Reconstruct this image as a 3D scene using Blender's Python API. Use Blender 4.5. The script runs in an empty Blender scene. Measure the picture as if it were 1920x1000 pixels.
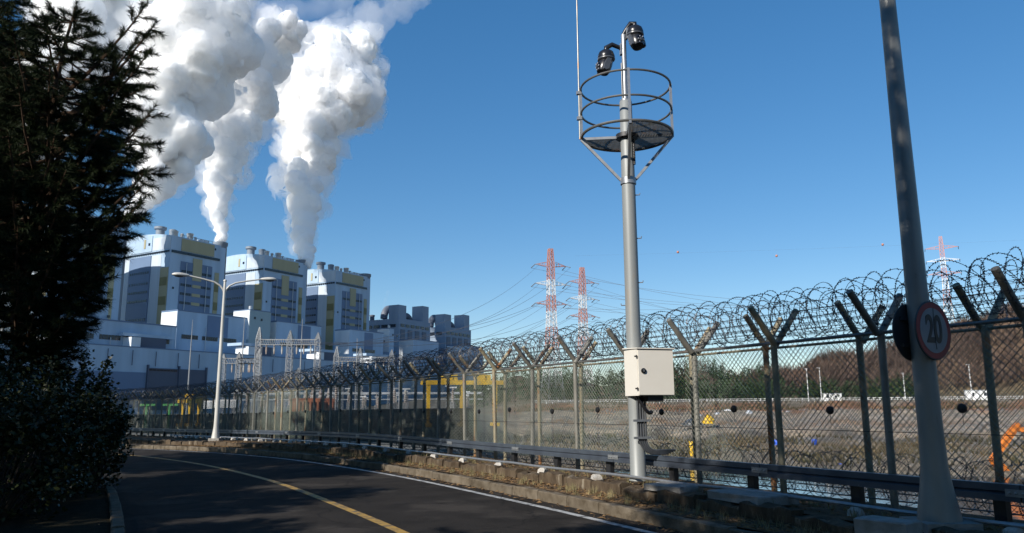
import bpy, math, random
import numpy as np
from mathutils import Vector, Matrix, noise as mnoise

R = math.radians
random.seed(7)
RNG = np.random.default_rng(7)
scene = bpy.context.scene
col = scene.collection

# ------------------------------------------------------------------ camera
FPX, EYE = 1450.0, 1.65                     # focal length in photo pixels, eye height in metres
PITCH = math.atan((764.5 - 500) / FPX)
ROLL = R(0.34)
_c, _s = math.cos(PITCH), math.sin(PITCH)
FW = Vector((0, _c, _s)); U0 = Vector((0, -_s, _c)); R0 = Vector((1, 0, 0))
CR = R0 * math.cos(ROLL) - U0 * math.sin(ROLL)
CU = U0 * math.cos(ROLL) + R0 * math.sin(ROLL)
cam_d = bpy.data.cameras.new('camera'); cam = bpy.data.objects.new('camera', cam_d); col.objects.link(cam)
cam.matrix_world = Matrix((
    (CR.x, CU.x, -FW.x, 0), (CR.y, CU.y, -FW.y, 0), (CR.z, CU.z, -FW.z, EYE), (0, 0, 0, 1)))
cam_d.sensor_width = 36.0; cam_d.lens = FPX / 1920 * 36
cam_d.clip_start = 0.05; cam_d.clip_end = 8000
scene.camera = cam

# ------------------------------------------------------------------ light
SUN_AZ, SUN_EL = 42.0, 31.0                 # degrees left of straight behind the camera; elevation
to_sun = Vector((-math.sin(R(SUN_AZ)) * math.cos(R(SUN_EL)), -math.cos(R(SUN_AZ)) * math.cos(R(SUN_EL)), math.sin(R(SUN_EL))))
world = bpy.data.worlds.new('World'); scene.world = world; world.use_nodes = True
wn = world.node_tree.nodes; wl = world.node_tree.links
sky = wn.new('ShaderNodeTexSky'); sky.sky_type = 'NISHITA'; sky.sun_disc = False
sky.sun_elevation = R(SUN_EL); sky.sun_rotation = math.atan2(to_sun.x, to_sun.y)
sky.altitude = 800; sky.air_density = 1.0; sky.dust_density = 0.0; sky.ozone_density = 2.5
bg = wn['Background']; bg.inputs['Strength'].default_value = 0.148
hs = wn.new('ShaderNodeHueSaturation'); hs.inputs['Saturation'].default_value = 1.53; hs.inputs['Hue'].default_value = 0.503
gm = wn.new('ShaderNodeGamma'); gm.inputs[1].default_value = 0.72
wl.new(sky.outputs[0], gm.inputs[0]); wl.new(gm.outputs[0], hs.inputs['Color']); wl.new(hs.outputs[0], bg.inputs['Color'])
sun_d = bpy.data.lights.new('sun', 'SUN'); sun = bpy.data.objects.new('sun', sun_d); col.objects.link(sun)
sun_d.energy = 5.0; sun_d.angle = R(0.5); sun_d.color = (1.0, 0.94, 0.85)
sun.rotation_euler = (-to_sun).to_track_quat('-Z', 'Y').to_euler(); sun.location = (-30, -40, 40)
scene.view_settings.view_transform = 'Standard'; scene.view_settings.look = 'None'
scene.view_settings.exposure = 0.45; scene.view_settings.gamma = 1.0
scene.render.engine = 'CYCLES'
cy = scene.cycles
cy.max_bounces = 14; cy.diffuse_bounces = 3; cy.glossy_bounces = 3; cy.transmission_bounces = 4
cy.volume_bounces = 12; cy.transparent_max_bounces = 12
cy.use_denoising = True

# ------------------------------------------------------------------ pixel helpers
def ray(px, py): return FW + CR * ((px - 960) / FPX) + CU * ((500 - py) / FPX)
def onz(px, py, z=0.0):
    d = ray(px, py); t = (z - EYE) / d.z
    return Vector((d.x * t, d.y * t, z))
def aty(px, py, Y):
    d = ray(px, py); t = Y / d.y
    return Vector((d.x * t, d.y * t, EYE + d.z * t))
def sstep(a, b, x):
    t = np.clip((np.asarray(x, float) - a) / (b - a), 0, 1); return t * t * (3 - 2 * t)
def gz(y): return -0.32 * float(sstep(26, 54, y))          # the road falls a little far ahead

# ------------------------------------------------------------------ materials
MATS = {}
def _mat(name):
    m = bpy.data.materials.new(name); m.use_nodes = True; MATS[name] = m
    return m, m.node_tree.nodes, m.node_tree.links, m.node_tree.nodes['Principled BSDF']
def pm(name, base, rough=0.6, metal=0.0, col2=None, amt=1.0, scale=6.0, detail=6, stain=None, stain_scale=2.0,
       stain_lo=0.55, stain_hi=0.7, bump=0.0, bump_scale=40.0, stretch=(1, 1, 1), rand=0.0, spec=0.5, world_pos=True):
    m, n, l, b = _mat(name)
    b.inputs['Roughness'].default_value = rough; b.inputs['Metallic'].default_value = metal
    b.inputs['Specular IOR Level'].default_value = spec
    if world_pos:
        g = n.new('ShaderNodeNewGeometry'); src = g.outputs['Position']
    else:
        g = n.new('ShaderNodeTexCoord'); src = g.outputs['Object']
    mp = n.new('ShaderNodeMapping'); mp.inputs['Scale'].default_value = stretch
    l.new(src, mp.inputs['Vector']); src = mp.outputs[0]
    c2 = col2 or tuple(x * 0.75 for x in base)
    t = n.new('ShaderNodeTexNoise'); t.inputs['Scale'].default_value = scale; t.inputs['Detail'].default_value = detail
    l.new(src, t.inputs['Vector'])
    r = n.new('ShaderNodeMapRange'); r.inputs[1].default_value = 0.32; r.inputs[2].default_value = 0.68; r.inputs[4].default_value = amt
    l.new(t.outputs[0], r.inputs[0])
    mx = n.new('ShaderNodeMix'); mx.data_type = 'RGBA'
    mx.inputs['A'].default_value = (*base, 1); mx.inputs['B'].default_value = (*c2, 1)
    l.new(r.outputs[0], mx.inputs['Factor']); out = mx.outputs['Result']
    if stain:
        t2 = n.new('ShaderNodeTexNoise'); t2.inputs['Scale'].default_value = stain_scale; t2.inputs['Detail'].default_value = 8
        t2.inputs['Roughness'].default_value = 0.65
        l.new(src, t2.inputs['Vector'])
        r2 = n.new('ShaderNodeMapRange'); r2.inputs[1].default_value = stain_lo; r2.inputs[2].default_value = stain_hi
        l.new(t2.outputs[0], r2.inputs[0])
        m2 = n.new('ShaderNodeMix'); m2.data_type = 'RGBA'; m2.inputs['B'].default_value = (*stain, 1)
        l.new(out, m2.inputs['A']); l.new(r2.outputs[0], m2.inputs['Factor']); out = m2.outputs['Result']
    if rand:
        oi = n.new('ShaderNodeObjectInfo'); mr = n.new('ShaderNodeMapRange')
        mr.inputs[3].default_value = 1 - rand; mr.inputs[4].default_value = 1 + rand
        l.new(oi.outputs['Random'], mr.inputs[0])
        hs = n.new('ShaderNodeHueSaturation'); l.new(mr.outputs[0], hs.inputs['Value']); l.new(out, hs.inputs['Color']); out = hs.outputs[0]
    l.new(out, b.inputs['Base Color'])
    if bump:
        tb = n.new('ShaderNodeTexNoise'); tb.inputs['Scale'].default_value = bump_scale; tb.inputs['Detail'].default_value = 5
        l.new(src, tb.inputs['Vector'])
        bp = n.new('ShaderNodeBump'); bp.inputs['Strength'].default_value = bump; bp.inputs['Distance'].default_value = 0.02
        l.new(tb.outputs[0], bp.inputs['Height']); l.new(bp.outputs[0], b.inputs['Normal'])
    return m
pm('asphalt', (0.0343, 0.0304, 0.0273), 0.9, col2=(0.0229, 0.0207, 0.0189), scale=1.3, stain=(0.051, 0.0449, 0.0396), stain_scale=0.5, stain_lo=0.52, stain_hi=0.62, bump=0.8, bump_scale=160, spec=0.06)
pm('white_line', (0.4464, 0.4464, 0.432), 0.7, col2=(0.2592, 0.2592, 0.252), scale=14, stain=(0.0792, 0.0792, 0.0792), stain_scale=5, stain_lo=0.5, stain_hi=0.63)
pm('yellow_line', (0.3844, 0.2232, 0.031), 0.7, col2=(0.2604, 0.155, 0.031), scale=12, stain=(0.0558, 0.0496, 0.0372), stain_scale=5, stain_lo=0.47, stain_hi=0.62)
pm('kerb', (0.155, 0.1292, 0.0969), 0.9, col2=(0.0904, 0.0711, 0.0485), scale=5, stain=(0.0646, 0.0517, 0.0355), stain_scale=2.5, bump=0.8, bump_scale=45, rand=0.12, spec=0.15)
pm('wall_stone', (0.107, 0.0803, 0.0535), 0.92, col2=(0.0535, 0.0375, 0.0241), scale=6, stain=(0.2248, 0.1926, 0.1445), stain_scale=5, stain_lo=0.58, stain_hi=0.7, bump=1.0, bump_scale=30, rand=0.14, stretch=(1, 1, 0.35), spec=0.15)
pm('dirt', (0.1292, 0.0912, 0.057), 0.95, col2=(0.0684, 0.0471, 0.0304), scale=9, stain=(0.1824, 0.1444, 0.0988), stain_scale=3, bump=1.0, bump_scale=60, spec=0.1)
pm('verge', (0.026, 0.0223, 0.013), 0.95, col2=(0.013, 0.0119, 0.0074), scale=7, bump=1.0, bump_scale=50, spec=0.05)
pm('litter', (0.2052, 0.1292, 0.0646), 0.9, col2=(0.1216, 0.076, 0.038), scale=3, spec=0.1)
pm('dry_grass', (0.2584, 0.2128, 0.1064), 0.9, col2=(0.152, 0.1368, 0.0608), scale=3)
pm('concrete', (0.2888, 0.2736, 0.2508), 0.9, col2=(0.2052, 0.19, 0.1672), scale=7, stain=(0.1064, 0.0912, 0.076), stain_scale=3, bump=0.5)
pm('white_block', (0.4712, 0.456, 0.4256), 0.9, col2=(0.3192, 0.2888, 0.2508), scale=14, bump=0.8, bump_scale=60)
pm('post_clean', (0.2132, 0.2067, 0.1809), 0.55, 0.25, col2=(0.1421, 0.1357, 0.1163), scale=9, stain=(0.1938, 0.084, 0.0291), stain_scale=3.2, stain_lo=0.60, stain_hi=0.70, stretch=(1, 1, 0.4), rand=0.12)
pm('post_rust', (0.2873, 0.2599, 0.1847), 0.65, 0.1, col2=(0.2257, 0.1847, 0.1094), scale=9, stain=(0.2257, 0.0889, 0.0239), stain_scale=3.0, stain_lo=0.54, stain_hi=0.64, stretch=(1, 1, 0.4), rand=0.12)
pm('rail_steel', (0.1824, 0.1824, 0.1748), 0.45, 0.55, col2=(0.1216, 0.1216, 0.114), scale=4, stain=(0.228, 0.114, 0.0456), stain_scale=1.6, stain_lo=0.58, stain_hi=0.68)
pm('guard_steel', (0.0912, 0.1102, 0.1368), 0.42, 0.45, col2=(0.0646, 0.076, 0.0988), scale=3, stain=(0.3192, 0.3268, 0.3268), stain_scale=9, stain_lo=0.68, stain_hi=0.74)
pm('black_steel', (0.018, 0.018, 0.02), 0.5)
pm('chain', (0.2001, 0.2111, 0.1852), 0.5, 0.35, col2=(0.1408, 0.1556, 0.1297), scale=2)
pm('chain_green', (0.1241, 0.1897, 0.1532), 0.5, 0.15, col2=(0.1824, 0.197, 0.1532), scale=1.5)
pm('razor', (0.076, 0.0798, 0.0874), 0.45, 0.5, col2=(0.0456, 0.0456, 0.0532), scale=3)
pm('net_screen', (0.018, 0.032, 0.034), 0.9, col2=(0.01, 0.018, 0.022), scale=2, spec=0.05)
pm('sensor', (0.008, 0.008, 0.009), 0.5)
pm('pole_grey', (0.228, 0.2394, 0.2356), 0.5, 0.1, col2=(0.1976, 0.209, 0.2052), scale=3, stain=(0.2508, 0.2128, 0.1672), stain_scale=3.5, stain_lo=0.57, stain_hi=0.7, stretch=(1, 1, 0.18))
pm('lamp_paint_shaded', (0.24, 0.24, 0.222), 0.45, 0.1, col2=(0.186, 0.186, 0.171), scale=4, stain=(0.15, 0.132, 0.108), stain_scale=5, stain_lo=0.64, stain_hi=0.72, stretch=(1, 1, 0.3))  # lamp post colour darkened to stand for shade on the sign pole
pm('lamp_paint_sunlit', (0.52, 0.51, 0.47), 0.45, 0.1, col2=(0.42, 0.41, 0.38), scale=4, stain=(0.22, 0.19, 0.15), stain_scale=5, stain_lo=0.62, stain_hi=0.7, stretch=(1, 1, 0.3))  # same post colour lightened to stand for sun on the far lamp
pm('galv', (0.3192, 0.3344, 0.342), 0.38, 0.6, col2=(0.2508, 0.2584, 0.2736), scale=12)
pm('cabinet', (0.6305, 0.598, 0.5331), 0.4, col2=(0.6027, 0.5702, 0.5053), scale=2, stain=(0.4821, 0.4358, 0.3709), stain_scale=3, stain_lo=0.7, stain_hi=0.82)
pm('black_plastic', (0.014, 0.014, 0.016), 0.28)
pm('dark_grey', (0.07, 0.075, 0.085), 0.35)
pm('lens', (0.004, 0.004, 0.006), 0.06)
pm('led', (0.5, 0.5, 0.55), 0.2)
pm('conduit', (0.0969, 0.1026, 0.114), 0.4, 0.3, col2=(0.0684, 0.0741, 0.0798), scale=6)
pm('sign_white', (0.2246, 0.2295, 0.2442), 0.5, col2=(0.1856, 0.1905, 0.2051), scale=4)
pm('sign_red', (0.27, 0.008, 0.014), 0.5, col2=(0.2, 0.006, 0.011), scale=4)
pm('sign_black', (0.012, 0.012, 0.014), 0.5)
pm('sign_back', (0.05, 0.055, 0.06), 0.6)
pm('bark', (0.10, 0.062, 0.04), 0.9, col2=(0.05, 0.032, 0.022), scale=14, bump=1.0, bump_scale=30, stretch=(1, 1, 0.3), spec=0.1)
pm('needles', (0.0179, 0.0256, 0.0094), 0.6, col2=(0.0106, 0.0171, 0.006), scale=1.2, stain=(0.0812, 0.0449, 0.0149), stain_scale=1.1, stain_lo=0.66, stain_hi=0.74, spec=0.08)
pm('leaf', (0.0148, 0.0214, 0.0073), 0.4, col2=(0.0281, 0.033, 0.0099), scale=2.5, spec=0.2)
pm('twig', (0.0456, 0.0342, 0.0266), 0.9)
pm('clad_white_sunlit', (0.70, 0.73, 0.75), 0.5, col2=(0.58, 0.62, 0.65), scale=0.25, detail=9, rand=0.04, stretch=(1, 1, 0.08))  # white roof parts, and end walls whitened to stand for sunlight
pm('clad_light', (0.385, 0.506, 0.638), 0.5, col2=(0.308, 0.405, 0.510), scale=0.22, detail=9, rand=0.05, stretch=(1, 1, 0.08), stain=(0.269, 0.354, 0.447), stain_scale=0.5, stain_lo=0.6, stain_hi=0.8)
pm('clad_light_sunlit', (0.52, 0.58, 0.64), 0.5, col2=(0.42, 0.48, 0.54), scale=0.25, detail=9, stretch=(1, 1, 0.08))  # lighter copy of the wall cladding, sunlight put into the colour
pm('clad_grey', (0.125, 0.1875, 0.3), 0.5, col2=(0.1125, 0.1688, 0.2687), scale=0.1, rand=0.05)
pm('clad_dark', (0.075, 0.095, 0.14), 0.5, col2=(0.065, 0.08, 0.12), scale=0.1)
pm('clad_yellow', (0.37, 0.335, 0.205), 0.55, col2=(0.33, 0.295, 0.175), scale=0.2, stretch=(1, 1, 0.1))
pm('clad_olive', (0.20, 0.18, 0.07), 0.6, col2=(0.16, 0.14, 0.06), scale=0.3)
pm('clad_green', (0.30, 0.38, 0.40), 0.5, col2=(0.27, 0.35, 0.37), scale=0.1)
pm('old_clad', (0.2503, 0.3162, 0.4084), 0.6, col2=(0.2043, 0.2635, 0.3426), scale=0.12, stretch=(1, 1, 0.25))
pm('old_dark', (0.1425, 0.165, 0.21), 0.6)
pm('far_window', (0.018, 0.024, 0.035), 0.15)
pm('roof_silver', (0.50, 0.53, 0.56), 0.4, 0.4)
pm('stack_grey', (0.20, 0.24, 0.29), 0.6)
pm('lattice_grey', (0.255, 0.2635, 0.272), 0.5, 0.2)
pm('paint_red', (0.442, 0.17, 0.1105), 0.6, col2=(0.493, 0.238, 0.17), scale=0.3)
pm('paint_white', (0.74, 0.74, 0.73), 0.6)
pm('crane_yellow', (0.6749, 0.4195, 0.0182), 0.5, col2=(0.5472, 0.3283, 0.0182), scale=0.6)
pm('orange_paint', (0.66, 0.20, 0.03), 0.5, col2=(0.52, 0.15, 0.025), scale=0.8)
pm('brick_orange', (0.36, 0.13, 0.06), 0.6, col2=(0.28, 0.1, 0.05), scale=0.8)
pm('insulator', (0.40, 0.40, 0.38), 0.3, col2=(0.30, 0.22, 0.18), scale=0.6)
pm('equipment', (0.50, 0.52, 0.53), 0.5, col2=(0.36, 0.38, 0.4), scale=0.4)
pm('cable', (0.16, 0.17, 0.19), 0.6)
pm('blue_plastic', (0.02, 0.10, 0.62), 0.45, col2=(0.02, 0.08, 0.45), scale=1)
pm('green_paint', (0.06, 0.30, 0.07), 0.5)
pm('rubber', (0.02, 0.02, 0.02), 0.8)
pm('bare_wood', (0.1444, 0.1026, 0.0798), 0.95, col2=(0.0912, 0.0646, 0.0532), scale=0.05, stain=(0.1824, 0.114, 0.076), stain_scale=0.03, spec=0.1)
pm('far_pine', (0.0418, 0.0646, 0.0266), 0.9, col2=(0.0266, 0.0456, 0.0228), scale=0.1, spec=0.1)
pm('rubble_stone', (0.26, 0.24, 0.21), 0.95, col2=(0.13, 0.12, 0.105), scale=0.4)
pm('weed', (0.15, 0.11, 0.06), 0.95, col2=(0.07, 0.07, 0.035), scale=0.12)
def special_materials():
    m, n, l, b = _mat('water')
    b.inputs['Base Color'].default_value = (0.03, 0.05, 0.06, 1); b.inputs['Roughness'].default_value = 0.06
    g = n.new('ShaderNodeNewGeometry'); t = n.new('ShaderNodeTexNoise'); t.inputs['Scale'].default_value = 0.8; t.inputs['Detail'].default_value = 4
    bp = n.new('ShaderNodeBump'); bp.inputs['Strength'].default_value = 0.12; bp.inputs['Distance'].default_value = 0.1
    l.new(g.outputs['Position'], t.inputs['Vector']); l.new(t.outputs[0], bp.inputs['Height']); l.new(bp.outputs[0], b.inputs['Normal'])
    m, n, l, b = _mat('terrain')
    a = n.new('ShaderNodeVertexColor'); a.layer_name = 'Col'
    g = n.new('ShaderNodeNewGeometry')
    t = n.new('ShaderNodeTexNoise'); t.inputs['Scale'].default_value = 0.35; t.inputs['Detail'].default_value = 10; t.inputs['Roughness'].default_value = 0.7
    mp = n.new('ShaderNodeMapping'); mp.inputs['Scale'].default_value = (0.5, 1, 1)
    l.new(g.outputs['Position'], mp.inputs['Vector']); l.new(mp.outputs[0], t.inputs['Vector'])
    r = n.new('ShaderNodeMapRange'); r.inputs[1].default_value = 0.3; r.inputs[2].default_value = 0.7; r.inputs[3].default_value = 0.35; r.inputs[4].default_value = 1.45
    l.new(t.outputs[0], r.inputs[0])
    mx = n.new('ShaderNodeMix'); mx.data_type = 'RGBA'; mx.blend_type = 'MULTIPLY'; mx.inputs['Factor'].default_value = 1
    l.new(a.outputs[0], mx.inputs['A']); l.new(r.outputs[0], mx.inputs['B']); l.new(mx.outputs['Result'], b.inputs['Base Color'])
    b.inputs['Roughness'].default_value = 0.95
    for nm, d in (('vapour', 0.06), ('steam_thin', 0.016)):
        m = bpy.data.materials.new(nm); m.use_nodes = True; MATS[nm] = m
        n = m.node_tree.nodes; l = m.node_tree.links
        n.remove(n['Principled BSDF'])
        v = n.new('ShaderNodeVolumePrincipled'); v.inputs['Color'].default_value = (0.998, 0.998, 1.0, 1)
        v.inputs['Density'].default_value = d; v.inputs['Anisotropy'].default_value = 0.2
        l.new(v.outputs[0], n['Material Output'].inputs['Volume'])
        m.cycles.homogeneous_volume = True
    m = bpy.data.materials.new('steam'); m.use_nodes = True; MATS['steam'] = m     # dense steam: light wanders through it
    n = m.node_tree.nodes; l = m.node_tree.links; n.remove(n['Principled BSDF'])
    v = n.new('ShaderNodeSubsurfaceScattering'); v.falloff = 'RANDOM_WALK'; v.inputs['Color'].default_value = (0.975, 0.975, 0.98, 1)
    v.inputs['Scale'].default_value = 9.0; v.inputs['Radius'].default_value = (1, 1, 1); v.inputs['IOR'].default_value = 1.01
    l.new(v.outputs[0], n['Material Output'].inputs['Surface'])
special_materials()
MATS['net_screen'].node_tree.nodes['Principled BSDF'].inputs['Alpha'].default_value = 0.72
def crack(name, dark):
    m = MATS[name]; n = m.node_tree.nodes; l = m.node_tree.links; b = n['Principled BSDF']; src = b.inputs['Base Color'].links[0].from_socket
    g = n.new('ShaderNodeNewGeometry'); nz = n.new('ShaderNodeTexNoise'); nz.inputs['Scale'].default_value = 0.9; nz.inputs['Detail'].default_value = 5
    l.new(g.outputs['Position'], nz.inputs['Vector']); ad = n.new('ShaderNodeMix'); ad.data_type = 'RGBA'; ad.inputs['Factor'].default_value = 0.55
    l.new(g.outputs['Position'], ad.inputs['A']); l.new(nz.outputs['Color'], ad.inputs['B'])
    v = n.new('ShaderNodeTexVoronoi'); v.feature = 'DISTANCE_TO_EDGE'; v.inputs['Scale'].default_value = 0.9; l.new(ad.outputs['Result'], v.inputs['Vector'])
    r = n.new('ShaderNodeMapRange'); r.inputs[1].default_value = 0.0; r.inputs[2].default_value = 0.012; r.inputs[3].default_value = 0.8; r.inputs[4].default_value = 0.0; l.new(v.outputs['Distance'], r.inputs[0])
    mx = n.new('ShaderNodeMix'); mx.data_type = 'RGBA'; mx.inputs['B'].default_value = (*dark, 1); l.new(src, mx.inputs['A']); l.new(r.outputs[0], mx.inputs['Factor']); l.new(mx.outputs['Result'], b.inputs['Base Color'])
crack('asphalt', (0.012, 0.012, 0.012)); crack('yellow_line', (0.03, 0.028, 0.025)); crack('white_line', (0.04, 0.04, 0.04))

# ------------------------------------------------------------------ object helpers
def tag(o, label=None, cat=None, group=None, kind=None):
    if label: o['label'] = label
    if cat: o['category'] = cat
    if group: o['group'] = group
    if kind: o['kind'] = kind
    return o
def empty(name, loc=(0, 0, 0), rz=0.0, **k):
    o = bpy.data.objects.new(name, None); col.objects.link(o); o.location = loc; o.rotation_euler = (0, 0, rz)
    o.empty_display_size = 0.2
    return tag(o, **k)
def link_mesh(name, me, parent=None, loc=None, rz=0.0, **k):
    o = bpy.data.objects.new(name, me); col.objects.link(o)
    if parent: o.parent = parent
    if loc is not None: o.location = loc
    if rz: o.rotation_euler = (0, 0, rz)
    return tag(o, **k)
def copy_tree(o, parent=None):
    c = o.copy(); col.objects.link(c); c.parent = parent
    for ch in [x for x in o.children]: copy_tree(ch, c)
    return c
class MB:
    def __init__(s): s.v = []; s.f = []
    def add(s, vs, fs):
        b = len(s.v); s.v += [tuple(p) for p in vs]; s.f += [tuple(i + b for i in f) for f in fs]; return s
    def box(s, x0, x1, y0, y1, z0, z1):
        return s.add([(x0, y0, z0), (x1, y0, z0), (x1, y1, z0), (x0, y1, z0), (x0, y0, z1), (x1, y0, z1), (x1, y1, z1), (x0, y1, z1)],
                     [(0, 3, 2, 1), (4, 5, 6, 7), (0, 1, 5, 4), (1, 2, 6, 5), (2, 3, 7, 6), (3, 0, 4, 7)])
    def bar(s, p, q, w, h=None, n=4):
        p = Vector(p); q = Vector(q); d = (q - p); h = h or w
        if d.length < 1e-6: return s
        d.normalize(); a = Vector((0, 0, 1)) if abs(d.z) < 0.95 else Vector((1, 0, 0))
        x = d.cross(a).normalized(); y = x.cross(d).normalized()
        if n == 4: off = [(-w / 2, -h / 2), (w / 2, -h / 2), (w / 2, h / 2), (-w / 2, h / 2)]
        else: off = [(w / 2 * math.cos(2 * math.pi * i / n), h / 2 * math.sin(2 * math.pi * i / n)) for i in range(n)]
        vs = [p + x * i + y * j for i, j in off] + [q + x * i + y * j for i, j in off]
        fs = [(i, (i + 1) % n, n + (i + 1) % n, n + i) for i in range(n)] + [tuple(range(n - 1, -1, -1)), tuple(range(n, 2 * n))]
        return s.add(vs, fs)
    def tube(s, pts, r, n=8, caps=True):
        pts = [Vector(p) for p in pts]; m = len(pts); rs = r if isinstance(r, (list, tuple)) else [r] * m
        vs = []; x = None
        for i, p in enumerate(pts):
            d = (pts[min(i + 1, m - 1)] - pts[max(i - 1, 0)]).normalized()
            if x is None:
                a = Vector((0, 0, 1)) if abs(d.z) < 0.9 else Vector((1, 0, 0)); x = d.cross(a).normalized()
            else:
                x = (x - d * x.dot(d)).normalized()
            y = d.cross(x)
            for k in range(n):
                t = 2 * math.pi * k / n; vs.append(p + (x * math.cos(t) + y * math.sin(t)) * rs[i])
        fs = [(i * n + k, i * n + (k + 1) % n, (i + 1) * n + (k + 1) % n, (i + 1) * n + k) for i in range(m - 1) for k in range(n)]
        if caps: fs += [tuple(range(n - 1, -1, -1)), tuple(range((m - 1) * n, m * n))]
        return s.add(vs, fs)
    def lathe(s, prof, n=16, c=(0, 0, 0), axis=None):
        c = Vector(c); ax = Vector(axis).normalized() if axis else Vector((0, 0, 1))
        a = Vector((0, 0, 1)) if abs(ax.z) < 0.9 else Vector((1, 0, 0)); x = ax.cross(a).normalized(); y = ax.cross(x)
        vs = [c + ax * z + (x * math.cos(2 * math.pi * k / n) + y * math.sin(2 * math.pi * k / n)) * r for r, z in prof for k in range(n)]
        m = len(prof)
        fs = [(i * n + k, i * n + (k + 1) % n, (i + 1) * n + (k + 1) % n, (i + 1) * n + k) for i in range(m - 1) for k in range(n)]
        fs += [tuple(range(n - 1, -1, -1)), tuple(range((m - 1) * n, m * n))]
        return s.add(vs, fs)
    def loft(s, rings, closed_ends=True):
        n = len(rings[0]); vs = [p for r in rings for p in r]; m = len(rings)
        fs = [(i * n + k, i * n + (k + 1) % n, (i + 1) * n + (k + 1) % n, (i + 1) * n + k) for i in range(m - 1) for k in range(n)]
        if closed_ends: fs += [tuple(range(n - 1, -1, -1)), tuple(range((m - 1) * n, m * n))]
        return s.add(vs, fs)
    def mesh(s, name, mat, smooth=False):
        me = bpy.data.meshes.new(name); me.from_pydata(s.v, [], s.f); me.materials.append(MATS[mat])
        if smooth:
            me.polygons.foreach_set('use_smooth', [True] * len(me.polygons))
            try: me.set_sharp_from_angle(angle=R(42))
            except Exception: pass
        me.update(); return me
    def build(s, name, mat, parent=None, smooth=False, loc=None, rz=0.0, **k):
        return link_mesh(name, s.mesh(name, mat, smooth), parent, loc, rz, **k)
def np_mesh(name, V, T, mat):
    V = np.asarray(V, np.float32); T = np.asarray(T, np.int32)
    me = bpy.data.meshes.new(name); me.vertices.add(len(V)); me.vertices.foreach_set('co', V.ravel())
    k = T.shape[1]; me.loops.add(T.size); me.loops.foreach_set('vertex_index', T.ravel())
    me.polygons.add(len(T)); me.polygons.foreach_set('loop_start', np.arange(0, T.size, k, dtype=np.int32))
    me.update(calc_edges=True); me.validate(); me.materials.append(MATS[mat]); return me

# ------------------------------------------------------------------ curves of the road and the fences
def spline(pts, n=40):
    P = np.array(pts, float); P = np.vstack([2 * P[0] - P[1], P, 2 * P[-1] - P[-2]]); out = []
    for i in range(1, len(P) - 2):
        a, b, c, d = P[i - 1], P[i], P[i + 1], P[i + 2]
        t = np.linspace(0, 1, n, endpoint=False)[:, None]
        out.append(0.5 * ((2 * b) + (-a + c) * t + (2 * a - 5 * b + 4 * c - d) * t ** 2 + (-a + 3 * b - 3 * c + d) * t ** 3))
    out.append(P[-2][None]); return np.vstack(out)
class Curve:
    def __init__(s, pts):
        p = spline(pts); d = np.r_[0, np.cumsum(np.linalg.norm(np.diff(p, axis=0), axis=1))]
        s.L = d[-1]; q = np.arange(0, s.L, 0.25); s.s = q
        s.p = np.stack([np.interp(q, d, p[:, 0]), np.interp(q, d, p[:, 1])], 1)
        k = np.ones(13) / 13
        sm = np.stack([np.convolve(np.pad(s.p[:, i], 6, mode='reflect', reflect_type='odd'), k, 'valid') for i in (0, 1)], 1); s.p = sm
        t = np.gradient(s.p, axis=0); s.t = t / np.linalg.norm(t, axis=1)[:, None]
        s.n = np.stack([s.t[:, 1], -s.t[:, 0]], 1)          # to the right of travel (away from the road's left side)
    def at(s, q, off=0.0):
        p = np.array([np.interp(q, s.s, s.p[:, i]) for i in (0, 1)]); n = np.array([np.interp(q, s.s, s.n[:, i]) for i in (0, 1)]); n /= np.linalg.norm(n)
        return p + n * off, n
    def nearest(s, x, y):
        d = (s.p[:, 0] - x) ** 2 + (s.p[:, 1] - y) ** 2; return float(s.s[int(np.argmin(d))])
WHITE = Curve([(16.5, -16), (6.55, 1.3), (4.2, 6.0), (1.82, 10.73), (0.44, 13.6), (-3.7, 21.08), (-9.23, 28.51), (-17.24, 35.98), (-29, 43), (-46, 49), (-70, 54)])
FENCE = Curve([(17.6, -13), (9.9, 1.5), (5.21, 10.29), (4.24, 12.13), (3.26, 14.0), (2.24, 15.85), (0.25, 19.32), (-3.16, 25.53), (-6.84, 31.2), (-13.7, 40.4), (-23.1, 51.4), (-36, 62), (-55, 72)])
def strip(curve, o0, o1, z, s0, s1, step=0.5, nz=0.0):
    mb = MB(); prev = None
    for q in np.arange(s0, s1 + 1e-6, step):
        a, _ = curve.at(q, o0); b, _ = curve.at(q, o1)
        row = ((a[0], a[1], z + gz(a[1])), (b[0], b[1], z + gz(b[1])))
        if prev: mb.add([prev[0], prev[1], row[1], row[0]], [(0, 1, 2, 3)])
        prev = row
    return mb
SW0, SW1 = 2.0, WHITE.L - 2

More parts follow.
